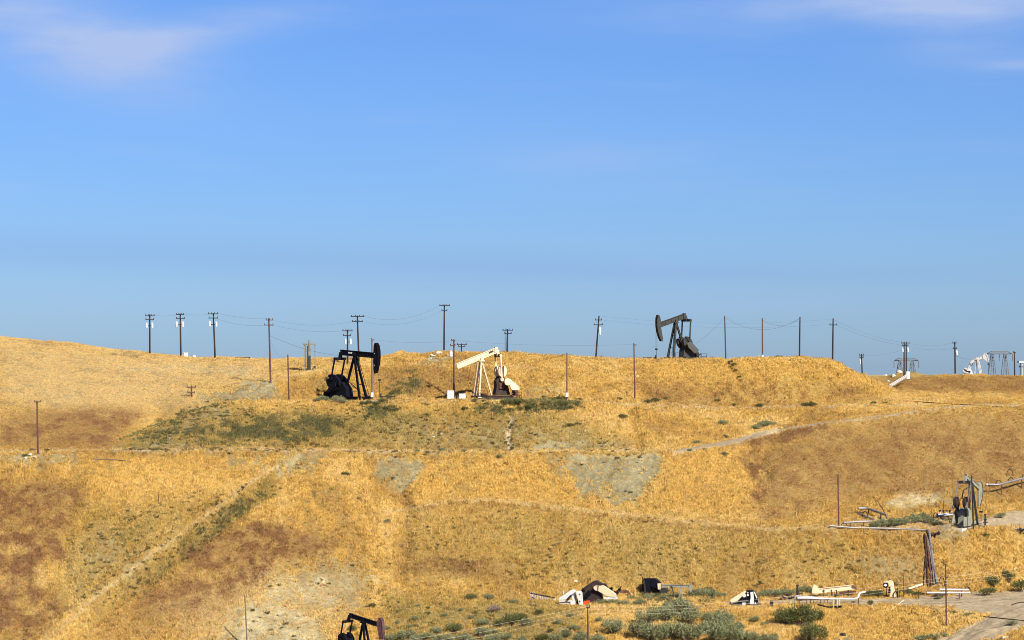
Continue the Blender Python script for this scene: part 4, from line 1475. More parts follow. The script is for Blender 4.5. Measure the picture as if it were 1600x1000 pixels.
PL["h"] = pole(581.8, 624, 581.2, 529.5, "plain brown pole with a meter box in front of the black horse head", "wood_pale",
               arms=((531, 580, 585.5, 1),), boxes=((617, 3.6, 7.5),), r=0.16)
PL["i"] = pole(693.8, 552, 694.2, 476, "tallest dark pole on the crest above the stony heap", "wood_dark", Y=564,
               arms=((477.5, 686.5, 703, 4), (485.5, 690, 699, 2)))
PL["j"] = pole(709.3, 624, 709.2, 530, "reddish pole with one white transformer beside the cream pumpjack's beam", "wood",
               arms=((532, 705, 711.5, 1), (540, 703.5, 711.5, 2)), cans=((704.5, 553.5, 5.5, 7.5),), r=0.16)
PL["k"] = pole(721, 553, 721, 537.5, "low distant pole top peeping over the crest behind the cream pumpjack", "wood_dark", Y=585,
               arms=((538.5, 714, 729.5, 3), (541.5, 716, 727, 2)), r=0.13)
PL["l"] = pole(792.3, 553, 793, 514, "short crest pole with two wide crossarms right of the cream pumpjack", "wood_dark", Y=568,
               arms=((516, 785, 801.5, 4), (521, 788, 799.5, 3)))
PL["l2"] = pole(789.3, 553, 789.5, 513.5, "thin bare pole close beside a short crossarmed pole on the crest", "wood_pale", Y=574, r=0.08)
PL["m"] = pole(886, 625, 886, 551, "pale grey pole with a white meter box near its foot", "wood_pale", boxes=((617, 4, 7),), r=0.15)
PL["n"] = pole(930.5, 563, 936, 493.5, "leaning crest pole with one transformer on its right side", "wood_dark", Y=561,
               arms=((500, 930, 940.5, 2), (507.5, 927.5, 942, 3)), cans=((937.5, 518, 3.6, 10),))
PL["o"] = pole(992, 624.5, 990.5, 537, "plain reddish pole on the slope left of the crest pumpjack", "wood", arms=((539, 989.5, 995, 1),), r=0.14)
PL["p"] = pole(1134.3, 563, 1132.3, 493.5, "bare brown crest pole nearest the dark grey pumpjack", "wood", Y=566, r=0.15)
PL["q"] = pole(1191.5, 562, 1191, 497, "bare brown crest pole with a small box at its foot", "wood", Y=566, boxes=((556, 2.4, 5),), r=0.15)
PL["r"] = pole(1249, 562, 1250, 495, "bare dark crest pole where two sagging cables end", "wood_dark", Y=567, r=0.16)
PL["s"] = pole(1300.8, 563, 1301.8, 497.5, "dark crest pole with one small crossarm at the right end of the hill", "wood_dark", Y=565, arms=((507, 1296, 1308, 2),))
PL["t"] = pole(1347.5, 592, 1346, 553, "short pole with transformer on its left in the dip beside the hill", "wood_dark", Y=605,
               arms=((555, 1342.5, 1349.5, 2), (558.5, 1343, 1349, 2)), cans=((1344, 566, 2.4, 6),), r=0.15)
PL["u"] = pole(1412.7, 588, 1412.7, 534.5, "left pole of the close transformer pair on the mesa", "wood_dark", Y=606,
               arms=((536, 1408, 1421, 4), (540, 1409, 1419, 3)), cans=((1410.5, 547, 2.6, 5),), r=0.16)
PL["v"] = pole(1416, 588, 1416, 535, "right pole of the close transformer pair on the mesa", "wood_dark", Y=607,
               cans=((1418.6, 547, 2.6, 5),), r=0.16)
PL["w"] = pole(1492.7, 587, 1491.8, 534, "tall mesa pole with a small transformer left of the white pumpjack", "wood_dark", Y=606,
               arms=((536, 1488, 1494, 2), (544, 1489, 1494.5, 2)), cans=((1495, 551, 3.2, 5.5),), r=0.18)
PL["x"] = pole(1585.5, 587, 1584.8, 549.5, "dark pole at the right foot of the lattice tower", "wood_dark", Y=608, arms=((551, 1583, 1587, 1),), r=0.15)
PL["y"] = pole(59.3, 709, 57.8, 626, "brown pole with a short crossarm standing alone on stones at far left", "wood", arms=((628, 53.5, 64, 2),), r=0.15)
PL["z"] = pole(299.5, 620, 299, 603, "stub pole with two crossarms half hidden by the left road bank", "wood",
               arms=((605, 292, 306.5, 3), (613.5, 293, 304.5, 3)), r=0.15)
PL["aa"] = pole(1310.5, 825, 1309.5, 741, "plain reddish pole at the left end of the gravel pad pipes", "wood", r=0.13)
PL["ab"] = pole(1521.3, 829, 1518.3, 744, "dark leaning pole directly in front of the grey green pumpjack", "wood_dark", r=0.13)
PL["ac"] = pole(1479, 980, 1477.6, 881, "reddish pole casting a long shadow beside the dirt road", "wood", arms=((902, 1476, 1481.5, 2),), r=0.12)
PL["ad"] = pole(919, 1012, 918.3, 946, "reddish pole carrying the bright wires among the lower sagebrush", "wood", arms=((949, 915.5, 921.5, 2),), r=0.12)
PL["ae"] = pole(386.5, 1010, 382.5, 930, "thin pale pole on the bare lower left slope", "wood_pale", r=0.10)
pole(248.3, 786, 246.8, 768, "little wooden post standing in the grass of the left slope", "wood", r=0.07, group="thin posts", name="wooden_post")
pole(1412.3, 934, 1411.5, 896, "thin rusty post between the white pump unit and the pipe bundle", "rust", r=0.07, group="thin posts", name="steel_post")
pole(1389, 811, 1370, 781, "rusty pipe post leaning steeply on the gravel pad bank", "rust", r=0.09, group="thin posts", name="steel_post")
pole(1474.5, 800, 1474, 781, "thin post above the pipe manifold left of the grey pumpjack", "rust", r=0.05, group="thin posts", name="steel_post")
pole(1540.5, 800, 1541, 742, "thin post rising behind the grey green horse head", "rust", r=0.05, group="thin posts", name="steel_post")


# ------------------------------------------------------------------ wires
def wire(label, ends, sag=0.8, r=0.012, mat="wire", name="power_line", group="overhead wires"):
    """ends: list of (column, row, distance) the wire passes through; it sags between them"""
    pts = []
    for a, b in zip(ends[:-1], ends[1:]):
        A, B = pt(*a), pt(*b)
        for i in range(13):
            if i == 0 and pts:
                continue
            f = i / 12
            p = A.lerp(B, f)
            p.z -= sag * 4 * f * (1 - f)
            pts.append(p)
    o = pts[0].copy()
    ob = MB().tube([p - o for p in pts], r, 5).build(name, M[mat])
    ob.location = o
    tag(ob, label, "wire", group)
    return ob


def yv(k, v):
    q = PL[k]
    f = (q["v0"] - v) / (q["v0"] - q["vt"])
    return (q["u0"] + (q["ut"] - q["u0"]) * f, v, q["Y"] - 0.2)


def yo(k, v, du):
    a = yv(k, v)
    return (a[0] + du, v, a[2])


wire("upper wire along the three transformer poles on the left crest", [yo("a", 491.5, 4), yo("b", 490, 4), yo("c", 488.8, 4), yv("d", 498)], 0.35)
wire("wire between the left crest poles and the reddish cutting pole, second crossarm", [yo("c", 497, 3), yo("d", 507, 3), yv("f", 516)], 0.7)
wire("wire from the reddish cutting pole past the tower pump to the tall crossarmed pole", [yo("d", 499.5, 4), yo("g", 501.5, -4)], 0.9)
wire("dark cable dropping from the cutting pole past the tower pump", [yv("d", 524), yv("h", 556)], 1.3, 0.020)
wire("dark cable hanging from the cutting pole down to the plain pad pole", [yv("d", 528), yv("e", 556)], 1.5, 0.010)
wire("wire from the tall crossarmed pole to the tallest crest pole, upper", [yo("g", 493.5, 8), yo("i", 477, -6)], 1.6)
wire("wire from the tall crossarmed pole to the tallest crest pole, lower", [yo("g", 501.5, 6), yo("i", 485, -3)], 1.6)
wire("long straight wire along the pad poles over the cream pumpjack", [yv("h", 530), yv("j", 532), yv("o", 538)], 0.5)
wire("dark cable along the slope behind the cream pumpjack to the pale pole", [(785, 570, 540), yv("m", 552.5)], 0.5, 0.020)
wire("dark cable from the pale metered pole to the crest pumpjack", [yv("m", 553), yv("o", 555.5), (1042, 557, 561)], 0.8, 0.020)
wire("cable running down from the first bare crest pole to the grey pumpjack", [yv("p", 496), (1087, 537, 562)], 0.3, 0.020)
wire("deep sagging cable between the first and third bare crest poles", [yv("p", 496), yv("r", 497)], 2.35, 0.022)
wire("sagging cable between the second and third bare crest poles", [yv("q", 500), yv("r", 497.5)], 1.25, 0.020)
wire("faint upper wire from the leaning crest pole to the last crest pole", [yo("n", 494, 3), yv("s", 498.5)], 1.1, 0.010)
wire("faint lower wire from the leaning crest pole to the last crest pole", [yo("n", 500, 3), yo("s", 507, -4)], 1.0, 0.010)
wire("upper wire falling from the last crest pole to the mesa pair", [yv("s", 498.5), yo("u", 535, -3)], 0.7, 0.011)
wire("lower wire falling from the last crest pole to the mesa pair", [yo("s", 507, 4), yo("u", 539.5, -2)], 0.6, 0.011)
wire("wire from the short dip pole up to the mesa pair", [yv("t", 555), yv("u", 546)], 0.5, 0.010)
wire("upper wire between the mesa pair and the tall mesa pole", [yo("v", 536, 3), yo("w", 535.5, -2)], 0.6, 0.011)
wire("lower wire between the mesa pair and the tall mesa pole", [yo("v", 540, 2), yo("w", 544, -2)], 0.6, 0.011)
wire("cable from the tall mesa pole to the white pumpjack", [yv("w", 555), (1520, 561, 640)], 0.3, 0.020)
wire("faint wire over the hillside between gravel pad poles", [yv("aa", 752), yv("ab", 748)], 0.9, 0.009)
B1 = "bright sunlit wire over the scrap yard, "
wire("bright sunlit wire over the scrap yard, topmost of the three", [(560, 1012, 392), yo("ad", 947.5, 0), (1110, 943, 403), yo("ac", 902, 0), (1700, 868, 412)], 0.25, 0.010, "wire_bright")
wire("bright sunlit wire over the scrap yard, middle of the three", [(560, 1022, 392), yo("ad", 952, 1), (1110, 948, 403), yo("ac", 907, 1), (1700, 876, 412)], 0.3, 0.010, "wire_bright")
wire("bright sunlit wire over the scrap yard, lowest of the three", [(560, 1030, 392), yo("ad", 958, -1), (1110, 953, 403), yo("ac", 912, -1), (1700, 884, 412)], 0.3, 0.008, "wire_bright")


# ------------------------------------------------------------------ lattice towers far behind
def lattice(u0, u1, vtop, vbase, legs, Y, label):
    s = Y / FPX
    o = pt((u0 + u1) / 2, vbase, Y)
    t = thing("transmission_tower", label, "lattice tower", o, 0, "lattice towers on the mesa")
    uc = (u0 + u1) / 2

    def q(u, v, y=0):
        return Vector(((u - uc) * s, y, (vbase - v) * s))

    br = MB()
    for y in (-0.8, 0.8):
        br.beam(q(u0, vtop + 4), q(u1, vtop + 4), 0.16, 0.2) if y < 0 else None
        br.beam(q(u0, vtop + 4, 0.0) + Vector((1.5, y, 0)), q(u1, vtop + 4, 0.0) + Vector((-1.5, y, 0)), 0.14, 0.16)
        br.beam(q(u0 + (u1 - u0) * 0.2, vtop, y), q(u1 - (u1 - u0) * 0.2, vtop, y), 0.13, 0.15)
        br.beam(q(u0, vtop + 4), q(u0 + (u1 - u0) * 0.2, vtop, y), 0.12, 0.12)
        br.beam(q(u1, vtop + 4), q(u1 - (u1 - u0) * 0.2, vtop, y), 0.12, 0.12)
        n = 8
        for i in range(n):
            a = u0 + (u1 - u0) * (0.2 + 0.6 * i / n)
            b = u0 + (u1 - u0) * (0.2 + 0.6 * (i + 1) / n)
            br.beam(q(a, vtop + (0 if i % 2 else 4), y), q(b, vtop + (4 if i % 2 else 0), y), 0.1, 0.1)
    br.build("bridge_truss", M["lattice"], t)
    for lu in legs:
        lg = MB()
        for y in (-1, 1):
            wt, wb = 1.4, 4.6
            for sx in (-1, 1):
                lg.beam(q(lu + sx * wt, vtop + 4, y * 0.8), q(lu + sx * wb, vbase + 3, y * 2.0), 0.14, 0.14)
            n = 4
            for i in range(n):
                f0, f1 = i / n, (i + 1) / n
                sx = 1 if i % 2 else -1
                v0_, v1_ = vtop + 4 + (vbase - vtop - 4) * f0, vtop + 4 + (vbase - vtop - 4) * f1
                lg.beam(q(lu + sx * (wt + (wb - wt) * f0), v0_, y * (0.8 + 1.2 * f0)), q(lu - sx * (wt + (wb - wt) * f1), v1_, y * (0.8 + 1.2 * f1)), 0.09, 0.09)
                lg.beam(q(lu - (wt + (wb - wt) * f1), v1_, y * (0.8 + 1.2 * f1)), q(lu + (wt + (wb - wt) * f1), v1_, y * (0.8 + 1.2 * f1)), 0.12, 0.12)
        lg.build("tower_leg", M["lattice"], t)
    for f in (0.0, 0.5, 1.0):
        c = q(u0 + (u1 - u0) * f, vtop + 4.4)
        MB().tube([c, c - Vector((0, 0, 11 * s))], 0.10, 6).build("insulator_string", M["lattice"], t)


lattice(1397, 1435.5, 559.5, 586, (1406, 1426), 745, "grey lattice tower behind the close pair of mesa poles")
lattice(1541, 1582, 549, 588, (1550.5, 1570.5), 745, "grey lattice tower behind the white pumpjack's head")


# ------------------------------------------------------------------ long-stroke tower pump on the brow
def tower_pump():
    F = Frame(483, 580, 8)
    t = thing("tower_pump", "narrow olive grey tower pump with a ladder standing on the left brow", "tower pump", F.o, F.a)
    L = F.L
    c = MB()
    a, b = L(483.5, 581), L(483.5, 533)
    c.prism(F.P([(481.2, 580), (485.6, 580), (485.0, 537), (483.9, 531), (482.6, 531), (481.8, 537)]), -0.35, 0.35)
    c.build("mast", M["olive"], t, 0.03)
    MB().prism(F.P([(479.6, 580), (481.0, 580), (481.0, 540), (479.8, 540)]), -0.28, 0.28).build("weight_box", M["charcoal"], t)
    MB().prism(F.P([(481.6, 579), (485.2, 579), (485.2, 556), (481.6, 556)]), -0.42, -0.36).build("cover_panel", M["charcoal"], t)
    for u in (475.5, 492):
        p, q = L(u, 581), L(u, 536)
        MB().beam(p, q, 0.13, 0.13).build("side_post", M["olive"], t)
    p, q = L(474, 538), L(493, 538)
    MB().beam(p, q, 0.5, 0.28).build("head_beam", M["olive"], t)
    l = MB()
    for y in (-0.2, 0.2):
        p, q = L(477.4, 580), L(477.4, 540)
        l.tube([(p.x, y, p.z), (q.x, y, q.z)], 0.04, 5)
    lo = l.build("ladder", M["olive"], t)
    first = None
    for i in range(1, 12):
        z = L(477, 580 - i * 3.4).z
        x = L(477.4, 560).x
        if first is None:
            first = MB().beam((-0.26, 0, 0), (0.26, 0, 0), 0.06, 0.06).build("rung", M["olive"], lo)
            first.location = (x, 0, z)
        else:
            share(first, "rung", lo, (x, 0, z))
    d = MB()
    p = L(491, 572)
    d.box((p.x - 0.15, -0.3, 0), (p.x + 0.25, 0.3, p.z))
    d.box((p.x - 0.35, -0.2, 0), (p.x - 0.2, 0.2, p.z * 0.6))
    d.build("drive_box", M["charcoal"], t)
    MB().prism(F.P([(474, 582), (493, 582), (493, 579.6), (474, 579.6)]), -0.7, 0.7).build("base", M["concrete"], t)


tower_pump()


# ------------------------------------------------------------------ cabinets and small gear on the upper pad
def cabinet(u0, u1, v0, v1, dep, label, mat="white", Y=None, feet=True):
    F = Frame((u0 + u1) / 2, v0, 8, Y)
    t = thing("control_cabinet", label, "cabinet", F.o, F.a)
    h = (v0 - v1) * F.s
    w = (u1 - u0) * F.s / 2
    MB().box((-w, -dep / 2, 0.14), (w, dep / 2, h)).build("housing", M[mat], t, 0.03)
    MB().box((-w * 0.86, -dep / 2 - 0.035, 0.3), (w * 0.86, -dep / 2 - 0.003, h - 0.12)).build("door", M[mat], t, 0.01)
    MB().box((-w - 0.05, -dep / 2 - 0.08, h + 0.002), (w + 0.05, dep / 2 + 0.08, h + 0.05)).build("lid", M[mat], t)
    f = MB()
    for sx in (-1, 1):
        f.box((sx * w * 0.8 - 0.06, -dep / 2, -0.3), (sx * w * 0.8 + 0.06, dep / 2, 0.139))
    f.build("stand", M["charcoal"], t)


cabinet(698.5, 708.5, 624.5, 610, 0.8, "white upright control cabinet at the foot of the transformer pole")
cabinet(717, 727, 624.8, 615.5, 0.9, "low white control box between the transformer pole and cream pumpjack")
cabinet(287, 293.5, 558.5, 551, 0.7, "larger white box on the left crest beside a dark pole", Y=559)
cabinet(301, 306, 559.5, 555, 0.7, "smaller white box on the left crest between dark poles", Y=559)


def low_rail(u0, u1, v, vt, label, Y=None, mat="charcoal"):
    A = ground(u0, v) if Y is None else pt(u0, v, Y)
    s = A.y / FPX
    t = thing("pipe_rack", label, "pipe rack", A)
    n = 3
    W = (u1 - u0) * s
    h = (v - vt) * s
    for i in range(n):
        x = W * (0.05 + 0.9 * i / (n - 1))
        MB().tube([(x, 0, -0.5), (x, 0, h)], 0.06, 6).build("rack_leg", M[mat], t)
    MB().beam((0, 0, h), (W, 0, h), 0.16, 0.16).build("top_bar", M[mat], t)


low_rail(367, 391, 562, 558.6, "low dark pipe rail on the left crest", Y=560)
low_rail(596, 617, 625, 619.5, "low dark pipe rail right of the black pumpjack")


def wellhead(u, v, vt, label, arm=None, deg=0, mat="charcoal"):
    F = Frame(u, v, deg)
    t = thing("wellhead", label, "wellhead", F.o, F.a)
    h = (v - vt) * F.s
    MB().lathe([(0.26, -0.4), (0.26, 0.12), (0.16, 0.14), (0.16, h * 0.5), (0.24, h * 0.5 + 0.02), (0.24, h * 0.62), (0.13, h * 0.63), (0.13, h * 0.9), (0.2, h * 0.92), (0.2, h)],
               12).build("tree", M[mat], t)
    MB().tube([(-0.35, 0, h * 0.35), (0.4, 0, h * 0.35)], 0.09, 8).build("valve", M["rust"], t)
    if arm:
        MB().tube([(0, 0, h * 0.45), (arm[0], 0, h * 0.45), (arm[0], 0, h * 0.05)], 0.09, 8).build("flow_line", M[mat], t)
    return t


wellhead(1024.6, 562, 555, "dark wellhead with a long flow line under the crest pumpjack's head", (-2.6, 0))
wellhead(1539.5, 823, 803, "dark wellhead in front of the grey green pumpjack's head")
wellhead(595, 624.5, 615, "dark wellhead under the black pumpjack's head")
wellhead(1246, 938, 914, "black wellhead with a round top in the scrap yard", (0.7, 0))
wellhead(714, 624, 619, "small wellhead under the open end of the cream beam")


# white tank and drain chute on the mesa edge
def chute():
    A = pt(1418.5, 588, 574)
    B = ground(1391, 606)
    t = thing("drain_chute", "white drain chute running down the mesa bank from a white box", "chute", A)
    d = B - A
    m = MB()
    m.beam(Vector((0, 0, 0.1)), d + Vector((0, 0, 0.25)), 0.34, 0.10)
    m.build("trough", M["white"], t)
    for sy in (-1, 1):
        sd = d.cross(Vector((0, 0, 1))).normalized() * 0.2 * sy
        MB().beam(Vector((0, 0, 0.36)) + sd, d + Vector((0, 0, 0.52)) + sd, 0.05, 0.14).build("side_wall", M["white"], t)
    MB().box((-0.35, -0.4, -0.5), (0.4, 0.5, 0.95)).build("inlet_box", M["white"], t, 0.03)


chute()

# flat roofed shelter at the right edge
sh_o = pt(1597, 588, 640)
t = thing("shelter", "pale flat roofed shelter on posts at the far right of the mesa", "shelter", sh_o)
MB().box((-0.9, -1.5, 3.0), (3.0, 1.5, 3.4)).build("roof", M["white"], t)
for x in (-0.2, 2.4):
    for y in (-1.2, 1.2):
        MB().box((x - 0.08, y - 0.08, -1.0), (x + 0.08, y + 0.08, 2.998)).build("post", M["concrete"], t)
MB().box((-0.5, -1.3, 2.0), (2.7, 1.3, 2.35)).build("fascia", M["lattice"], t)


# ------------------------------------------------------------------ pipework
def arc_pts(pts, rad=0.35, n=4):
    """round the corners of a polyline"""
    pts = [Vector(p) for p in pts]
    out = [pts[0]]
    for a, b, c in zip(pts[:-2], pts[1:-1], pts[2:]):
        r1 = min(rad, (b - a).length * 0.45)
        r2 = min(rad, (c - b).length * 0.45)
        p, q = b + (a - b).normalized() * r1, b + (c - b).normalized() * r2
        for i in range(n + 1):
            f = i / n
            out.append(p * (1 - f) ** 2 + b * 2 * f * (1 - f) + q * f * f)
    out.append(pts[-1])
    return out


def pipe(label, pts, r, mat="pipe", name="pipeline", lift=0.35, supports=True, group="pipelines", collar=True):
    """pts: (column, row) on the ground or (column, row, distance) in the air"""
    W = []
    for p in pts:
        if len(p) == 2:
            g = ground(*p)
            W.append(g + Vector((0, 0, lift)))
        else:
            W.append(pt(*p))
    o = W[0].copy()
    W = [w - o for w in W]
    path = arc_pts(W, 0.7)
    t = thing(name, label, "pipe", o, 0, group)
    MB().tube(path, r, 8).build("pipe_run", M[mat], t, smooth=False)
    ln = sum((b - a).length for a, b in zip(W[:-1], W[1:]))
    if supports:
        n = max(2, int(ln / 3.5))
        for i in range(n):
            f = (i + 0.5) / n * ln
            for a, b in zip(W[:-1], W[1:]):
                l = (b - a).length
                if f <= l:
                    p = a.lerp(b, f / l)
                    break
                f -= l
            gz = ground_at(p.x + o.x, p.y + o.y) - o.z
            if 0.15 < p.z - gz < 3:
                MB().box((p.x - 0.07, p.y - 0.12, gz - 0.3), (p.x + 0.07, p.y + 0.12, p.z - r * 0.7)).build("support", M["rust"], t)
    if collar:
        n = max(1, int(ln / 5))
        for i in range(n):
            f = (i + 0.7) / (n + 0.4) * ln
            for a, b in zip(W[:-1], W[1:]):
                l = (b - a).length
                if f <= l:
                    p = a.lerp(b, f / l)
                    d = (b - a).normalized()
                    break
                f -= l
            MB().tube([p - d * 0.06, p + d * 0.06], r * 1.45, 8).build("flange", M[mat], t)
    return t


def hose(label, u, v, w, h, tail=None, r=0.055, lift=0.1):
    """black flexible hose standing in a loop"""
    o = ground(u, v)
    s = o.y / FPX
    pts = []
    for i in range(11):
        a = math.pi * (1 - i / 10)
        pts.append(Vector((w * s / 2 * (1 + math.cos(a)), 0.0, h * s * math.sin(a) + lift)))
    pts[0].z = -0.2
    ob = MB().tube(pts, r, 6).build("hose_loop", M["black"])
    ob.location = o
    tag(ob, label, "hose", "black hose loops on the pipes")


pipe("long grey pipe along the front edge of the gravel pad", [(1296, 825), (1330, 828), (1400, 829.5), (1449, 832)], 0.15)
pipe("grey pipe lying behind the long front pipe at the pad's left end", [(1318, 824), (1360, 822)], 0.16, lift=0.75)
pipe("grey pipe loop lying above the green shrubs, upper run", [(1341, 803), (1356, 803), (1386, 814)], 0.19, lift=0.9)
pipe("grey pipe loop lying above the green shrubs, lower run", [(1341, 806), (1366, 816)], 0.17, lift=0.4)
pipe("grey pipe down the bank along the right side of the bundle", [(1449, 832.5), (1452, 836), (1455, 860), (1459, 890), (1464, 915)], 0.19, lift=0.45)
pipe("rusty pipe down the bank on the left side of the bundle", [(1445, 837), (1446.5, 860), (1448.5, 890), (1450, 919)], 0.12, "dark_rust", lift=0.3, supports=False)
pipe("rusty pipe down the middle of the bank bundle", [(1447.5, 840), (1450.5, 865), (1453.5, 895), (1455.5, 918)], 0.14, "rust", lift=0.3, supports=False)
pipe("dark pipe splaying left at the foot of the bank bundle", [(1446.5, 868), (1445.5, 885), (1443, 917)], 0.08, "dark_rust", lift=0.25, supports=False)
pipe("greyish pipe right of the middle in the bank bundle", [(1449, 845), (1453, 866), (1457.5, 892), (1459.5, 917)], 0.13, "pipe", lift=0.4, supports=False)
pipe("white pipe on posts at the foot of the bank, front run", [(1448, 926, 431), (1516, 926, 431)], 0.13, "whitepipe")
pipe("white pipe on posts at the foot of the bank, rear run", [(1468, 921, 434), (1514, 921.5, 434)], 0.13, "whitepipe")
pipe("pale pipe sloping up toward the foot of the pipe bundle", [(1419, 924), (1441, 916.5)], 0.16, "cream", lift=0.35)
pipe("white pipe with an upward bend in the scrap yard", [(1246, 934.5, 424), (1276, 935, 424), (1335, 936, 424.5), (1341, 934, 424.5), (1342, 926.5, 425.5), (1352, 924.8, 426)], 0.14, "whitepipe")
pipe("white pipe lying between wellhead and fallen beam", [(1244, 931.5, 430), (1277, 933.5, 429)], 0.10, "whitepipe")
pipe("grey pipe run at the right edge above the pad, lower line", [(1544, 757, 474), (1560, 757.5, 474), (1580, 752, 476), (1612, 744, 479)], 0.18)
pipe("white pipe section beside the grey green horse head", [(1541, 760), (1562, 760)], 0.16, "whitepipe", lift=0.3)
pipe("grey pipe run at the far right edge, upper line", [(1576, 741, 486), (1584, 736, 487), (1615, 740, 487)], 0.22)
pipe("grey pipe run at the far right edge, middle line", [(1576, 740, 484), (1596, 744, 483), (1616, 747, 482)], 0.17)
pipe("pale flow pipe left of the grey green pumpjack", [(1462, 806, 462), (1490, 804, 461)], 0.16, "whitepipe")
pipe("rusty pipe lying on the track in the middle distance", [(536, 706.5), (563, 707)], 0.1, "wood_pale", lift=0.2, supports=False, collar=False)
pipe("thin pale pipe lying across the upper left slope", [(144, 719.5), (175, 720.5), (202, 723)], 0.07, "wood_pale", lift=0.25, supports=False, collar=False)
pipe("dark pipe lying along the far track under the mesa", [(1388, 628), (1430, 629.5), (1480, 633), (1530, 635.5), (1610, 641)], 0.07, "dark_rust", lift=0.25, supports=False, collar=False)
pipe("thin dark hose lying across the dirt road at right", [(1529, 963), (1560, 966.5), (1610, 971.5)], 0.06, "charcoal", lift=0.08, supports=False, collar=False, name="hose")
pipe("short dark hose on the dirt road at the picture edge", [(1581, 946), (1590, 942.5), (1612, 941)], 0.07, "charcoal", lift=0.08, supports=False, collar=False, name="hose")
pipe("thin pale pipe slanting over the bank near the dirt road", [(1392, 956), (1412, 941)], 0.07, "cream", lift=0.3, supports=False, collar=False)
for i, (u, v, w, h) in enumerate([(1314, 823, 10, 4.5), (1325, 826, 6, 3), (1347, 812, 9, 12), (1362, 822, 8, 5), (1389, 815, 9, 5), (1413, 812, 9, 4.5),
                                  (1395, 829, 4, 7), (1455, 842, 6, 9), (1458, 811, 8, 9), (1467, 917, 9, 15), (1507, 924, 9, 6), (1556, 758, 9, 7),
                                  (1575, 754, 9, 7), (1573, 744, 10, 10), (1597, 748, 9, 6), (1396, 934, 6, 9)]):
    hose(["black hose loop by the pole at the pad's left end", "small black hose loop on the long pad pipe", "tall black hose loop on the pipe above the shrubs",
          "black hose loop left of the green shrubs", "black hose loop behind the leftmost shrub", "black hose loop behind the middle shrubs",
          "short black hose standing up from the long pad pipe", "black hose loop at the top of the pipe bundle", "large black hose loop left of the pale flow pipe",
          "tall black hose loop at the foot of the pipe bundle", "black hose at the right end of the white pipes", "black hose loop right of the grey green head",
          "black hose loop farther along the right edge pipe", "largest black hose loop at the right edge pipes", "black hose loop beside the right picture edge pipe",
          "black hose loop beside the white pump unit"][i], u, v, w, h)


def manifold():
    F = Frame(1476, 806, 0)
    t = thing("pipe_manifold", "cluster of valves and pale pipes left of the grey pumpjack", "manifold", F.o)
    L = F.L
    MB().tube([L(1466, 804), L(1490, 803)], 0.13, 8).build("header", M["whitepipe"], t)
    for i, u in enumerate((1469, 1474, 1479, 1484)):
        p = L(u, 804)
        MB().tube([p, p + Vector((0, 0, 0.55))], 0.09, 8).build("riser", M["rust" if i % 2 else "whitepipe"], t)
        MB().tube([p + Vector((-0.16, 0, 0.6)), p + Vector((0.16, 0, 0.6))], 0.15, 8).build("valve_wheel", M["black"], t)
        MB().box((p.x - 0.06, -0.06, -0.3), (p.x + 0.06, 0.06, p.z - 0.1)).build("support", M["rust"], t)


manifold()


# ------------------------------------------------------------------ scrap yard on the lower bench
def walkway():
    F = Frame(848, 938, -12)
    t = thing("fallen_walkway", "collapsed dark steel walkway with rungs lying left of the white scrap frame", "scrap walkway", F.o, F.a)
    L = F.L
    for y in (-0.5, 0.5):
        MB().beam(L(827.5, 926.5, y), L(866.5, 934, y), 0.1, 0.14).build("top_rail", M["dark_rust"], t)
        MB().beam(L(831, 933, y), L(850, 943, y), 0.1, 0.14).build("bottom_rail", M["dark_rust"], t)
    first = None
    for i in range(15):
        f = i / 14
        p = L(829 + 36 * f, 930 + 9 * f, -0.5)
        if first is None:
            first = MB().beam((0, 0, 0.5), (0.06, 0, -0.45), 0.07, 0.07).build("rung", M["whitepipe"], t)
            first.location = p
        else:
            share(first, "rung", t, p, (0, 0.15 * math.sin(i * 1.7), 0))
    MB().beam(L(866.5, 945, -0.4), L(866.5, 934.5, -0.4), 0.3, 0.3).build("end_post", M["white"], t)


walkway()


def white_frame():
    F = Frame(895, 945, -15)
    t = thing("folded_gantry", "white steel pump frame lying folded beside an orange scrap piece", "scrap frame", F.o, F.a)
    L = F.L
    MB().prism(F.P([(873.5, 937.5), (876, 933.5), (893, 922), (896.5, 920.8), (900, 922.5), (899.8, 926), (895, 928), (885, 936.5)]), -0.5, 0.1).build("side_plate", M["white"], t, 0.02)
    MB().prism(F.P([(901, 923), (909, 922.6), (911, 926), (912, 945), (906.5, 945), (903.5, 932)]), -0.75, -0.4).build("upright_plate", M["white"], t, 0.02)
    MB().prism(F.P([(893, 926), (899.5, 926), (899.8, 938), (895.5, 938)]), -0.3, 0.3).build("knee_bracket", M["white"], t)
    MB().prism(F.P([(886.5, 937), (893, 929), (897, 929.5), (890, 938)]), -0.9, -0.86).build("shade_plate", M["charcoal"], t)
    for a, b in ((874, 893), (874, 893)):
        pass
    for v in (938.5, 942.5):
        MB().beam(L(873.5, v + 0.8, -0.6), L(893, v, -0.6), 0.2, 0.18).build("base_beam", M["white"], t)
    MB().prism(F.P([(893.5, 938), (900.5, 938), (900.5, 944.5), (893.5, 944.5)]), -0.9, -0.5).build("foot_block", M["white"], t)
    MB().prism(F.P([(903, 925), (900.8, 944), (905.5, 944), (905, 930)]), -0.3, 0.4).build("inner_web", M["dark_rust"], t)
    MB().tube([L(880, 928), L(880, 923.5)], 0.07, 6).build("stub", M["white"], t)
    MB().disc(L(907.5, 928).x, L(907.5, 928).z, 0.12, -0.79, -0.751, 10).build("bolt_hole", M["charcoal"], t)
    MB().disc(L(907.5, 938.5).x, L(907.5, 938.5).z, 0.12, -0.79, -0.751, 10).build("bolt_hole", M["charcoal"], t)


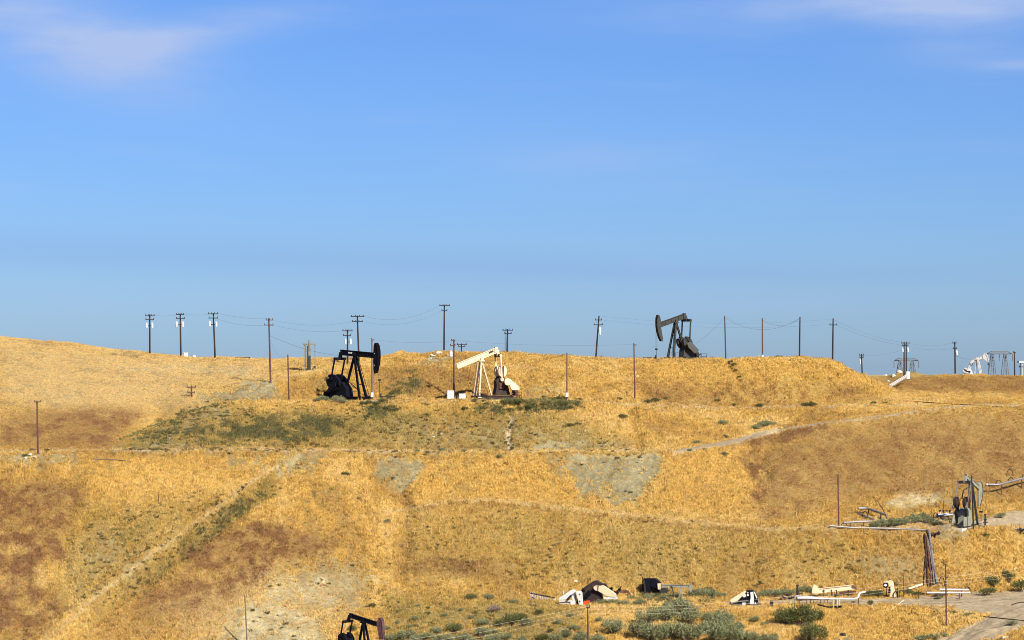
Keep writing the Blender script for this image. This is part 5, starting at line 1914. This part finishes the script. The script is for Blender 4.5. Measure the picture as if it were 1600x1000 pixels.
white_frame()
F = Frame(916, 945.5, -15)
o = MB().prism(F.P([(912.8, 940), (916, 938.8), (921, 938.2), (919.6, 942.3), (917, 944.6), (913.2, 944.4)]), -0.7, 0.2).build("orange_guard", M["orange"], None, 0.03)
o.location = F.o
o.rotation_euler = (0, 0, F.a)
tag(o, "bright orange steel guard lying against the white scrap frame", "scrap guard")


def scrap_gear():
    F = Frame(930, 944, -14)
    t = thing("scrap_gearbox", "dark toppled gearbox with a large cream counterweight in the scrap yard", "scrap gearbox", F.o, F.a)
    L = F.L
    MB().prism(F.P([(908, 921), (926, 908.5), (930, 907), (935.5, 910), (944, 914), (948, 919), (941, 923), (932, 918), (918, 924)]), 0.2, 1.3).build("cover_plate", M["dark_rust"], t, 0.02)
    MB().prism(F.P([(910, 944), (911, 928), (916, 921), (926, 914), (936, 920), (940, 930), (941, 944)]), -0.5, 0.9).build("housing", M["dark_rust"], t, 0.03)
    MB().prism(F.P([(929, 917.5), (931.5, 914.5), (936, 914), (939, 914.8), (942.5, 913.6), (946, 914.5), (963, 926), (964.2, 929), (963.5, 931.5), (951.5, 931), (937, 923), (931.5, 921.5)]),
               -1.0, -0.55).build("counterweight", M["cream"], t, 0.03)
    MB().prism(F.P([(936.2, 913.5), (937.6, 913.8), (937, 922), (935.9, 921.6)]), -1.06, -1.003).build("clamp_strap", M["charcoal"], t)
    for (u, v, r) in ((913, 922.5, 0.3), (922, 926, 0.38), (918, 931, 0.3)):
        q = L(u, v)
        MB().disc(q.x, q.z, r, -0.75, -0.503, 12).build("shaft_end", M["black"], t)
    MB().prism(F.P([(945, 932), (964, 931.8), (964, 935), (945, 935)]), -0.9, 0.3).build("base_beam", M["white"], t)
    MB().prism(F.P([(912, 944.5), (942, 944.5), (942, 936), (912, 938)]), -0.9, -0.52).build("skid", M["dark_rust"], t)
    for (a, b, c) in (((938, 913), (946, 918), 0.35), ((944, 912), (947, 915), 0.3)):
        MB().beam(L(*a, 0.3), L(*b, 0.3), c, c).build("bracket", M["dark_rust"], t)


scrap_gear()


def brush_pile():
    F = Frame(966, 934, 0)
    t = thing("scrap_pile", "jagged dark steel scraps and a rusty beam behind the cream counterweight", "scrap pile", F.o + Vector((0, 1.2, 0)))
    L = F.L
    r = random.Random(5)
    for i in range(9):
        a = L(953 + i * 1.8, 930 + r.uniform(-2, 1))
        b = a + Vector((r.uniform(-0.8, 0.8), r.uniform(-0.4, 0.4), r.uniform(0.4, 1.1)))
        MB().beam(a, b, r.uniform(0.12, 0.4), r.uniform(0.05, 0.2)).build("steel_scrap", M["black_red"], t)
    MB().beam(L(962, 926), L(981, 925), 0.3, 0.42).build("rusty_beam", M["rust"], t)
    MB().beam(L(981, 925), L(989, 937), 0.26, 0.3).build("rusty_beam", M["rust"], t)


brush_pile()


def small_pump():
    F = Frame(1058, 936, -8)
    t = thing("pumpjack", "small pale grey pumpjack with a level beam among the scrap yard sage", "pumpjack", F.o, F.a, "oil pumps on the hill")
    L = F.L
    MB().ibeam(L(1034, 915.4), L(1076.5, 915.9), 0.26, 0.40, tf=0.07).build("walking_beam", M["greygreen"], t)
    MB().prism(F.P([(1076.4, 914), (1077.3, 911.5), (1079.6, 910.4), (1081, 913), (1081.6, 918), (1080.8, 923.5), (1078.4, 925), (1077, 920)]), -0.18, 0.18).build("horse_head", M["greygreen"], t)
    a = L(1064, 917.5)
    for du, y in ((-3.4, -0.3), (3.6, -0.3), (-3.4, 0.45), (3.6, 0.45)):
        b = L(1064 + du, 936, y)
        MB().beam((a.x, y * 0.4, a.z), (b.x, y, b.z - 0.4), 0.14, 0.16).build("post_leg", M["greygreen"], t)
    for y in (-0.4, 0.4):
        MB().beam(L(1049.6, 917, y), L(1054.5, 934, y), 0.1, 0.13).build("pitman_arm", M["grey"], t)
    MB().beam((L(1049.6, 917).x, -0.5, L(1049.6, 917).z), (L(1049.6, 917).x, 0.5, L(1049.6, 917).z), 0.24, 0.26).build("equalizer", M["charcoal"], t)
    q = L(1056, 934.5)
    MB().disc(q.x, q.z, 0.32, -0.5, 0.5, 12).build("crank", M["charcoal"], t)
    for (p, q2) in (((1028.5, 930), (1028.5, 942)), ((1052, 930.5), (1052, 940))):
        MB().tube([L(*p, -1.2), L(*q2, -1.2)], 0.04, 6).build("rail_post", M["charcoal"], t)
    MB().tube([L(1028.5, 930.3, -1.2), L(1060, 930.3, -1.2)], 0.04, 6).build("guard_rail", M["charcoal"], t)


small_pump()


def engine_shed():
    F = Frame(1018, 930, -10)
    t = thing("engine_house", "black steel engine housing with a sloping hood beside the small grey pump", "engine housing", F.o + Vector((0, 0.6, 0)), F.a)
    L = F.L
    MB().prism(F.P([(1006.5, 904.5), (1016.5, 904.2), (1018, 928), (1007.5, 929.5)]), -0.9, 0.9).build("body", M["black"], t, 0.03)
    MB().prism(F.P([(1016.8, 904.2), (1025, 904.2), (1032.5, 910.5), (1033, 920.5), (1029.5, 921), (1017.4, 916)]), -0.8, 0.8).build("hood", M["black"], t, 0.03)
    MB().prism(F.P([(1020.5, 918.2), (1023, 917.5), (1033.5, 925.5), (1031, 926.5)]), -0.5, 0.5).build("brace", M["black"], t)
    MB().prism(F.P([(1032.5, 923), (1034, 919), (1040.5, 918.4), (1043.4, 921), (1043.4, 927.4), (1031.5, 927.6)]), -0.6, 0.6).build("tank", M["charcoal"], t, 0.05)
    MB().prism(F.P([(1028.6, 911.5), (1033.6, 911), (1033.6, 920.4), (1029.4, 920.8)]), -1.05, -0.82).build("cream_cap", M["cream"], t, 0.02)
    MB().tube([L(1004.6, 929.5), L(1004.6, 901.5)], 0.07, 6).build("stack", M["black"], t)
    MB().beam(L(1019, 927), L(1032, 927.6), 0.9, 0.16).build("skid", M["black"], t)
    MB().prism(F.P([(1007.2, 907), (1009.5, 907), (1011, 925), (1008.4, 926)]), -0.96, -0.905).build("louvre", M["charcoal"], t)


engine_shed()


def scrap_heap(u, v, w, label, seed):
    o = ground(u, v)
    s = o.y / FPX
    t = thing("scrap_pile", label, "scrap pile", o)
    r = random.Random(seed)
    for i in range(7):
        x = (r.random() - 0.5) * w * s
        a = Vector((x, r.uniform(-0.6, 0.6), r.uniform(0.05, 0.4)))
        b = a + Vector((r.uniform(-0.9, 0.9), r.uniform(-0.6, 0.6), r.uniform(-0.1, 0.5)))
        MB().beam(a, b, r.uniform(0.1, 0.4), r.uniform(0.08, 0.25)).build("steel_scrap", M[r.choice(["charcoal", "rust", "pipe", "dark_rust"])], t)


scrap_heap(1040, 944.5, 26, "heap of dark metal scraps before the small grey pump", 3)
scrap_heap(1070, 943, 8, "little rusty scrap heap right of the small grey pump", 4)
scrap_heap(1452, 929, 22, "brown debris heap under the white pipes at the bundle foot", 8)
scrap_heap(1466, 933, 16, "dark debris lying before the white pipes near the wire pole", 9)
scrap_heap(1462, 838, 12, "dark scraps on the soil heap before the grey green pumpjack", 12)
scrap_heap(1596, 832, 14, "dark rubble on the pad edge at the right picture side", 13)
scrap_heap(1180, 948, 18, "dark scraps under the legs of the gear unit", 14)
scrap_heap(753, 621, 12, "rusty clutter between the cream pumpjack's legs", 15)
scrap_heap(1232, 937, 18, "flat heap of dark scrap at the foot of the yard wellhead", 6)


def white_unit():
    F = Frame(1163, 946.5, -6)
    t = thing("scrap_gearbox", "black and white pump gear unit with sloping white side on the dirt yard", "scrap gearbox", F.o, F.a)
    L = F.L
    MB().prism(F.P([(1140.5, 940), (1142, 936), (1162, 923.4), (1166, 922.4), (1166.2, 924.4), (1154, 937), (1149, 940)]), -0.9, -0.6).build("sloping_side", M["cream"], t, 0.02)
    MB().prism(F.P([(1152, 942), (1157, 930), (1166, 922.6), (1177, 922), (1181.5, 926), (1184, 934), (1184.5, 942)]), -0.55, 0.7).build("housing", M["black"], t, 0.04)
    MB().prism(F.P([(1172.5, 924.6), (1177, 924), (1178.3, 942.5), (1171.5, 942.5), (1173, 933)]), -0.95, -0.6).build("crank", M["white"], t, 0.02)
    q = L(1163, 930)
    MB().disc(q.x, q.z, 0.27, -0.62, -0.553, 14).build("bearing_cap", M["white"], t)
    q = L(1168.6, 929.3)
    MB().disc(q.x, q.z, 0.15, -0.62, -0.553, 12).build("bearing_cap", M["white"], t)
    q = L(1168.6, 925.6)
    MB().disc(q.x, q.z, 0.10, -0.62, -0.553, 12).build("bearing_cap", M["white"], t)
    MB().prism(F.P([(1177.5, 923.5), (1179.5, 924.2), (1183.5, 933), (1182, 934.6)]), -0.75, -0.56).build("side_bar", M["white"], t)
    MB().prism(F.P([(1160, 940), (1165.5, 940), (1165.5, 946), (1160, 946)]), -1.0, -0.6).build("step_box", M["white"], t, 0.02)
    MB().beam(L(1139, 945.6), L(1184, 945.0), 1.4, 0.26).build("skid", M["charcoal"], t)
    MB().beam(L(1140.5, 939, -0.9), L(1140.5, 948, -0.9), 0.16, 0.16).build("leg", M["charcoal"], t)
    for u in (1179.5, 1185):
        MB().beam(L(u, 940, -0.7), L(u + 1.2, 950, -0.7), 0.12, 0.12).build("leg", M["white"], t)
    MB().tube([L(1147, 939.5, -1.2), L(1168, 938, -1.2)], 0.05, 6).build("rail", M["pipe"], t)


white_unit()
F = Frame(1205.5, 949, 0)
o = MB().box((-0.25, -0.25, -0.4), (0.25, 0.25, 1.0)).build("timber_stump", M["wood_dark"], None, 0.03)
o.location = F.o
tag(o, "dark square timber stump on the yard edge behind the big shrub", "stump")


def fallen_beam():
    F = Frame(1300, 936, -6)
    t = thing("fallen_beam", "cream walking beam with its horse head lying on stands in the yard", "fallen beam", F.o + Vector((0, 2.2, 0)), F.a)
    L = F.L
    MB().ibeam(L(1281, 925), L(1336, 918.5), 0.4, 0.72, tf=0.1).build("walking_beam", M["cream"], t)
    MB().prism(F.P([(1271.5, 929), (1271.8, 922), (1273.5, 916.6), (1275.5, 915), (1280.5, 919), (1283.5, 925.5), (1282, 929.5)]), -0.3, 0.3).build("horse_head", M["cream"], t, 0.03)
    MB().beam(L(1334, 916), L(1341, 922), 0.5, 0.3).build("end_plate", M["rust"], t)
    for u in (1302, 1309.5, 1290, 1328):
        p = L(u, 923)
        MB().box((p.x - 0.08, -0.3, -0.3), (p.x + 0.08, 0.3, p.z)).build("stand", M["dark_rust"], t)
    MB().beam(L(1314, 928), L(1340, 926), 0.5, 0.3).build("rusty_plate", M["rust"], t)


fallen_beam()


def rack():
    F = Frame(1296, 951, -4)
    t = thing("pipe_rack", "dark low pipe rack with two white uprights at the yard edge", "pipe rack", F.o, F.a)
    L = F.L
    MB().beam(L(1277, 944.5, -0.3), L(1300, 949.5, -0.3), 0.16, 0.2).build("base_beam", M["black"], t)
    MB().beam(L(1278, 949.5, 0.3), L(1314, 948, 0.3), 0.16, 0.2).build("base_beam", M["black"], t)
    MB().prism(F.P([(1309.5, 946), (1315, 946), (1315, 950), (1309.5, 950)]), -0.4, 0.4).build("end_block", M["black"], t)
    for u in (1302.5, 1308, 1311):
        MB().tube([L(u, 949, 0), L(u, 936.5, 0)], 0.06, 6).build("upright", M["whitepipe"], t)
    for i in range(9):
        u = 1250 + i * 5.5
        MB().tube([L(u, 942.5, 0.6), L(u, 937.5, 0.6)], 0.04, 5).build("picket", M["dark_rust"], t)
    MB().tube([L(1247, 937.6, 0.6), L(1296, 937.6, 0.6)], 0.05, 6).build("top_bar", M["dark_rust"], t)


rack()


def white_pump_unit():
    F = Frame(1391, 933, -10)
    t = thing("pump_unit", "upright white pump unit with a black motor near the bank bundle", "pump unit", F.o, F.a)
    L = F.L
    MB().prism(F.P([(1387.5, 909), (1390, 906.8), (1394, 907.6), (1396, 911), (1397.5, 922), (1400.5, 932.5), (1390.5, 932.5), (1392, 922), (1388.6, 914)]), -0.5, 0.4).build("casing", M["cream"], t, 0.03)
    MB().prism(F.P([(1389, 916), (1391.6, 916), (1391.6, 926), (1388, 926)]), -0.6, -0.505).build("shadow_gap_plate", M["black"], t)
    q = L(1384, 914)
    MB().disc(q.x, q.z, 0.42, -0.4, 0.3, 14).build("motor", M["black"], t)
    MB().disc(q.x, q.z, 0.2, -0.46, -0.403, 12).build("motor_cap", M["white"], t)
    MB().prism(F.P([(1381, 909), (1388, 907), (1388, 910), (1382, 911.5)]), -0.4, 0.3).build("hood", M["cream"], t)
    for u in (1385, 1402):
        MB().beam(L(u, 918, 0), L(u, 934, 0), 0.14, 0.14).build("leg", M["dark_rust"], t)
    for u in (1404, 1434):
        MB().tube([L(u, 937, -0.4), L(u, 921, -0.4)], 0.07, 6).build("outlet_post", M["charcoal"], t)
    MB().tube(arc_pts([L(1406, 926), L(1406, 922), L(1418, 921), L(1418, 927)], 0.3), 0.07, 6).build("outlet_pipe", M["charcoal"], t)


white_pump_unit()


# ------------------------------------------------------------------ rocks
def rock(u, v, w, label, seed, group=None, mat="rock"):
    o = ground(u, v)
    s = o.y / FPX
    r = random.Random(seed)
    bm = bmesh.new()
    bmesh.ops.create_icosphere(bm, subdivisions=2, radius=1)
    a = [r.uniform(-9, 9) for _ in range(3)]
    for vtx in bm.verts:
        c = vtx.co
        k = 1 + 0.28 * math.sin(3.1 * c.x + a[0]) * math.cos(2.7 * c.y + a[1]) + 0.16 * math.sin(6 * c.z + a[2] + 4 * c.x)
        vtx.co = Vector((c.x * k * w * s / 2, c.y * k * w * s / 2.4, c.z * k * w * s / 3.6))
    me = bpy.data.meshes.new("rock")
    bm.to_mesh(me)
    bm.free()
    me.materials.append(M[mat])
    ob = bpy.data.objects.new("rock", me)
    COL.objects.link(ob)
    ob.location = o + Vector((0, 0, 0.05 * w * s))
    ob.rotation_euler = (0, 0, r.uniform(0, 6))
    tag(ob, label, "rock", group)


for i, (u, v, w) in enumerate([(47, 711, 8), (66, 708, 9), (55, 714, 7), (40, 716, 6), (72, 712, 5)]):
    rock(u, v, w, "pale rock at the foot of the lone pole at far left", i, "rocks round the far left pole")
for i, (u, v, w) in enumerate([(676, 557, 10), (685, 553, 12), (694, 551, 9), (672, 561, 7), (702, 556, 6)]):
    rock(u, v, w, "pale rock on the heap under the tallest crest pole", 20 + i, "rocks on the crest heap")
rock(900, 909, 8, "pale flat stone in the grass above the white scrap frame", 40)
rock(1572, 999, 16, "pale boulder at the lower right edge of the dirt road", 41)
rock(1317, 993, 12, "dark stone on the bare spot below the yard", 42, mat="dark_rust")
for i, (u, v, w) in enumerate([(1405, 583, 12), (1396, 588, 10), (1383, 587, 8), (1388, 596, 6)]):
    rock(u, v, w, "grey boulder at the left tip of the mesa", 50 + i, "boulders at the mesa tip")
for i in range(10):
    rr = random.Random(100 + i)
    rock(rr.uniform(585, 960), rr.uniform(660, 700), rr.uniform(2.5, 5), "small pale stone on the bare bank below the upper pads", 60 + i, "stones on the bare bank")


# ------------------------------------------------------------------ shrubs
def shrub_meshes(kind, seed):
    """leafy mound about 1 m across and 0.6 high: small leaf faces in clumps over twigs"""
    r = random.Random(seed)
    clumps = []
    for i in range(30):
        a = r.uniform(0, 6.283)
        d = 0.42 * math.sqrt(r.random())
        zc = 0.12 + (0.42 - 0.55 * d * d * 2) * r.uniform(0.35, 1.0)
        clumps.append((d * math.cos(a), d * math.sin(a), max(0.08, zc), r.uniform(0.09, 0.17)))
    f = MB()
    for (cx, cy, cz, cr) in clumps:
        for i in range(46):
            v = Vector((r.gauss(0, 1), r.gauss(0, 1), r.gauss(0, 1))).normalized()
            p = Vector((cx, cy, cz)) + v * cr * r.uniform(0.55, 1.15)
            p.z = max(p.z, 0.0)
            d = (v + Vector((0, 0, 0.9)) + Vector((r.gauss(0, .35), r.gauss(0, .35), r.gauss(0, .35)))).normalized()
            sdir = d.orthogonal().normalized()
            sdir.rotate(Matrix.Rotation(r.uniform(0, 6.28), 3, d))
            ln, wd = r.uniform(0.035, 0.085), r.uniform(0.008, 0.018)
            q = p + d * ln
            f.add([p - sdir * wd * 0.6, p + sdir * wd * 0.6, q - d * ln * 0.3 + sdir * wd, q, q - d * ln * 0.3 - sdir * wd], [(0, 1, 2, 3, 4)])
    t = MB()
    for (cx, cy, cz, cr) in clumps[:18]:
        t.tube([Vector((cx * 0.1, cy * 0.1, -0.08)), Vector((cx * 0.6, cy * 0.6, cz * 0.5)), Vector((cx, cy, cz + cr * 0.5))], [0.014, 0.01, 0.004], 4, cap=False)

    def me(mb, nm, mat):
        m = bpy.data.meshes.new(nm)
        m.from_pydata(mb.v, [], mb.f)
        m.materials.append(mat)
        return m

    return me(f, "shrub_leaves", M[kind]), me(t, "shrub_twigs", M["twig"])


SHR = {k: [shrub_meshes(k, 10 * i + 3) for i in range(4)] for k in ("sage", "green", "dead")}
scount = [0]


def shrub(u, v, w, label, kind="sage", h=None, group=None, name=None):
    scount[0] += 1
    r = random.Random(scount[0] * 13)
    o = ground(u, v)
    s = o.y / FPX * w
    lm, tm = SHR[kind][r.randrange(4)]
    ob = bpy.data.objects.new(name or ("sagebrush" if kind == "sage" else "green_shrub" if kind == "green" else "dead_shrub"), lm)
    COL.objects.link(ob)
    ob.location = o
    ob.scale = (s, s * r.uniform(0.8, 1.0), s * (h or r.uniform(0.85, 1.15)))
    ob.rotation_euler = (0, 0, r.uniform(0, 6.28))
    c = bpy.data.objects.new("twigs", tm)
    COL.objects.link(c)
    c.parent = ob
    tag(ob, label, "shrub", group)
    return ob


# the large sage clump in the lower middle: several plants
big_l = "large grey green sagebrush in the thicket right of the reddish wire pole"
for (u, v, w) in [(1000, 996, 40), (1022, 1003, 44), (1048, 1000, 46), (1072, 1002, 44), (1012, 975, 36), (1040, 972, 40), (1064, 962, 40), (1078, 975, 36), (1090, 998, 36), (1044, 955, 24)]:
    w *= 1.12
    shrub(u, v, w, big_l, "sage", 1.0, "sagebrush thicket below the yard")
for (u, v, w) in [(1112, 992, 38), (1130, 984, 46), (1146, 994, 34), (1122, 1006, 44), (1150, 1008, 40), (1105, 972, 24)]:
    w *= 1.15
    shrub(u, v, w, "large sagebrush in the thicket below the black and white gear unit", "sage", 1.0, "sagebrush below the gear unit")
shrub(1226, 978, 40, "left half of the big green sagebrush below the yard wellhead", "green", 1.2)
shrub(1250, 980, 54, "biggest dark green sagebrush below the yard wellhead", "green", 1.15)
shrub(1272, 974, 34, "right flank plant of the dark sagebrush below the wellhead", "green", 1.1)
shrub(1270, 1005, 50, "rounded green sagebrush at the lower edge below the wellhead clump", "green", 1.1)
shrub(958, 992, 40, "single round sagebrush just right of the reddish wire pole", "sage", 1.15)
shrub(908, 1004, 34, "sagebrush at the foot of the reddish wire pole", "sage", 0.9)
for (u, v, w) in [(940, 946, 22), (958, 946, 24), (975, 947, 22), (1000, 948, 26), (986, 938, 18)]:
    shrub(u, v, w, "low pale sagebrush in the row before the cream counterweight", "sage", 0.75, "sage row before the scrap gearbox")
for (u, v, w) in [(1012, 938, 20), (1022, 934, 16), (1036, 938, 18), (1046, 940, 16), (1056, 945, 18)]:
    shrub(u, v, w, "low sagebrush growing round the small grey pump", "sage", 0.8, "sage round the small pump")
for (u, v, w) in [(1085, 934, 26), (1098, 932, 26), (1112, 934, 26), (1128, 935, 20)]:
    shrub(u, v, w, "pale sagebrush in the row between small pump and gear unit", "sage", 0.85, "sage row behind the yard road")
for (u, v, w) in [(1194, 934, 26), (1208, 933, 28), (1222, 932, 26), (1236, 931, 20), (1256, 928, 28), (1268, 929, 20)]:
    shrub(u, v, w, "pale sagebrush in the row between gear unit and fallen beam", "sage", 0.8, "sage row beside the wellhead")
for (u, v, w) in [(1358, 934, 24), (1372, 933, 26), (1420, 930, 20), (1432, 932, 16)]:
    shrub(u, v, w, "low green shrub behind the pipes near the white pump unit", "green", 0.8, "shrubs near the white pump unit")
shrub(1360, 945, 11, "tiny dark bush alone at the front edge of the dirt yard", "green")
shrub(1551, 916, 28, "green sagebrush on the bank right of the white pipes", "green", 1.0)
shrub(1575, 909, 24, "upright dark sagebrush highest on the bank right of the pipes", "green", 1.3)
shrub(1541, 930, 34, "low olive sagebrush at the road edge right of the pipes", "green", 0.6)
shrub(1594, 924, 34, "sagebrush at the right picture edge above the road", "green", 0.85)
for (u, v, w) in [(1440, 1002, 26), (1458, 999, 26), (1474, 995, 18)]:
    shrub(u, v, w, "low grey green shrub along the lower edge of the dirt road", "sage", 0.6, "shrubs along the lower road edge")
for (u, v, w) in [(1467, 936, 16), (1490, 959, 14), (1512, 963, 18), (1522, 968, 12), (1582, 977, 20)]:
    shrub(u, v, w, "small tuft-like shrub beside the dirt road", "sage", 0.6, "small roadside shrubs")
for (u, v, w) in [(1366, 826, 16), (1376, 824, 18), (1388, 823, 18), (1400, 822, 18), (1412, 820, 16), (1428, 818, 20), (1442, 816, 20), (1452, 818, 14)]:
    w *= 1.3
    shrub(u, v, w, "bright grey green sagebrush in the row on the gravel pad", "sage", 0.95, "sage row on the gravel pad")
shrub(1462, 821, 20, "dark low shrub at the right end of the pad sage row", "green", 0.5)
shrub(1564, 809, 18, "small sagebrush on the gravel road right of the grey pump", "sage", 0.7)
shrub(1541, 838, 12, "small shrub on the bank below the grey pumpjack's head", "green", 0.7)
# upper pads
for (u, v, w) in [(494, 629, 16), (505, 628, 20), (528, 629, 22), (537, 630, 14)]:
    shrub(u, v, w, "rounded pale sagebrush at the pad edge before the black pumpjack", "sage", 0.85, "sage before the black pumpjack")
for (u, v, w) in [(568, 633, 14), (577, 632, 14), (588, 634, 14), (596, 629, 14), (606, 624, 16), (604, 640, 12), (580, 650, 14), (571, 654, 12), (612, 618, 14)]:
    shrub(u, v, w, "dark weedy shrub below the right end of the black pumpjack's pad", "green", 0.8, "shrubs below the black pumpjack")
for (u, v, w) in [(726, 641, 14), (742, 628, 12), (792, 632, 22), (806, 633, 22), (816, 631, 18), (826, 640, 18), (812, 642, 16), (798, 643, 14), (862, 628, 18), (872, 626, 16), (882, 634, 14),
                  (890, 640, 16), (848, 634, 12), (838, 643, 12), (905, 627, 12), (850, 622, 10), (666, 650, 10), (892, 667, 14), (903, 665, 12)]:
    shrub(u, v, w, "dark green shrub along the pad edge before the cream pumpjack", "green", 0.75, "shrubs before the cream pumpjack")
for (u, v, w) in [(794, 661, 7), (797, 670, 8), (799, 689, 6), (789, 695, 7), (800, 702, 8)]:
    shrub(u, v, w, "little dark bush in the washed gully below the cream pumpjack", "green", 1.0, "bushes in the bank gully")
for (u, v, w) in [(652, 707, 12), (668, 708, 10), (690, 706, 16), (708, 706, 12), (725, 706, 12), (780, 715, 12), (668, 634, 8)]:
    shrub(u, v, w, "low sage along the foot of the bare bank", "sage", 0.7, "sage at the foot of the bare bank")
shrub(541, 744, 17, "lone green bush on the gold slope below the track", "green", 0.7)
shrub(613, 749, 9, "tiny green bush between the grey bare patches", "green", 0.8)
shrub(605, 818, 12, "lone round sagebrush on the middle slope", "sage", 1.0)
shrub(582, 949, 13, "lone round green bush above the maroon pump head", "green", 0.9)
shrub(550, 988, 18, "green bush seen between the lower pump's legs", "green", 1.0)
shrub(937, 786, 9, "tiny bush at the bottom of the large grey bare patch", "green", 0.7)
shrub(909, 727, 8, "tiny dark bush on the large grey bare patch", "green", 0.7)
for (u, v, w) in [(1089, 695, 16), (1134, 684, 12), (1078, 705, 10), (1100, 704, 10), (1195, 668, 26), (1182, 671, 18), (1206, 665, 16), (1130, 664, 18), (1132, 712, 14)]:
    shrub(u, v, w, "pale sagebrush beside the short road below the crest hill", "sage", 0.75, "sage beside the short road")
for (u, v, w) in [(969, 625, 11), (973, 654, 17), (1012, 631, 16), (1024, 629, 18), (1040, 624, 10), (1187, 637, 16), (1268, 636, 20), (1257, 634, 12), (1120, 628, 12), (1146, 634, 10), (1365, 632, 12), (1384, 631, 9), (1147, 572, 12), (1150, 580, 9), (1155, 590, 8), (1218, 561, 14), (1142, 567, 10)]:
    shrub(u, v, w, "scattered small shrub on the crest hill and the bench under it", "green", 0.7, "shrubs round the crest hill")
# lower middle slope
for (u, v, w) in [(797, 978, 34), (812, 972, 26), (780, 980, 22)]:
    shrub(u, v, w, "dark green bush in the big cluster left of the scrap walkway", "green", 1.0, "bush cluster below the walkway")
for (u, v, w) in [(868, 1003, 26), (884, 996, 22), (898, 985, 18), (872, 976, 16), (934, 1006, 28), (890, 964, 12), (936, 972, 14)]:
    shrub(u, v, w, "sagebrush on the slope around the reddish wire pole", "sage", 0.9, "sage around the wire pole")
for (u, v, w) in [(1172, 1004, 34), (1192, 1006, 28), (1208, 1003, 24), (1178, 972, 18), (1196, 978, 14)]:
    shrub(u, v, w, "sagebrush between the gear unit thicket and the dark clump", "sage", 0.9, "sage between thicket and dark clump")
for (u, v, w) in [(612, 1003, 26), (650, 1006, 30), (690, 1008, 34), (724, 1004, 30), (770, 1006, 32), (604, 985, 14)]:
    shrub(u, v, w, "sagebrush along the bottom edge right of the maroon head", "sage", 0.85, "sage along the bottom edge")
shrub(822, 980, 26, "pale sagebrush beside the dark bush cluster", "sage", 0.9)
shrub(842, 961, 18, "small dark sagebrush just below the fallen walkway", "green", 0.8)
shrub(773, 957, 22, "greyish purple dead shrub on the lower middle slope", "dead", 0.9)
for (u, v, w) in [(755, 978, 26), (757, 994, 30), (710, 988, 32), (648, 970, 16), (668, 961, 12), (652, 949, 12), (668, 952, 10), (622, 957, 11), (634, 1000, 36), (682, 990, 22), (664, 1000, 26),
                  (694, 964, 14), (736, 938, 22), (763, 937, 20), (803, 944, 18), (846, 1002, 26), (790, 1000, 24), (816, 1004, 20), (735, 968, 14), (640, 982, 14), (700, 1006, 30), (740, 1008, 26), (620, 975, 10), (720, 955, 10), (690, 945, 9), (860, 988, 14), (772, 990, 16)]:
    shrub(u, v, w, "sagebrush scattered over the slope between maroon pump and wire pole", "sage" if (u + v) % 3 else "green", 0.8, "sagebrush on the lower middle slope")
for (u, v, w) in [(38, 713, 12), (52, 704, 12), (72, 705, 14), (46, 706, 8)]:
    shrub(u, v, w, "low dark weed clump round the lone far left pole", "green", 0.5, "weeds round the far left pole")


# ------------------------------------------------------------------ each of a row gets its place in the row
ORD = ["leftmost", "second from left", "third from left", "fourth from left", "fifth from left", "sixth from left", "seventh from left", "eighth from left",
       "ninth from left", "tenth from left", "eleventh from left", "twelfth from left"]


def pxof(o):
    p = o.location
    return 800 + p.x / p.y * FPX, HZ - p.z / p.y * FPX


SPLIT = {
    "sagebrush on the lower middle slope": lambda u, v: ("sagebrush on the upper row of the slope right of the maroon head" if v < 962 else
                                                          "sagebrush midway on the slope right of the maroon head" if v < 985 else
                                                          "sagebrush by the bottom edge right of the maroon head"),
    "shrubs before the cream pumpjack": lambda u, v: ("shrub left of the cream pumpjack below its pad" if u < 780 else
                                                       "dark green shrub under the cream pumpjack's belt guard" if u < 835 else
                                                       "dark green shrub near the pale metered pole" if v < 660 else "dark shrub on the bare bank below the metered pole"),
    "shrubs round the crest hill": lambda u, v: ("small shrub on the slope left of the crest hill" if u < 1060 else
                                                  "dark bush in the rill on the crest hill's face" if v < 600 else "small shrub along the foot of the crest hill"),
}
rows = {}
for o in list(COL.objects):
    if o.parent is None and o.get("category") in ("shrub", "rock") and o.get("group"):
        u, v = pxof(o)
        lab = SPLIT[o["group"]](u, v) if o["group"] in SPLIT else o["label"]
        if o["group"] in SPLIT:
            o["group"] = lab
        rows.setdefault(lab, []).append((u, o))
for lab, lst in rows.items():
    lst.sort(key=lambda t: t[0])
    for i, (u, o) in enumerate(lst):
        if len(lst) <= len(ORD):
            o["label"] = lab + ", " + (ORD[i] if i < len(lst) - 1 or len(lst) == 1 else "rightmost") if len(lst) > 1 else lab
        else:
            o["label"] = lab
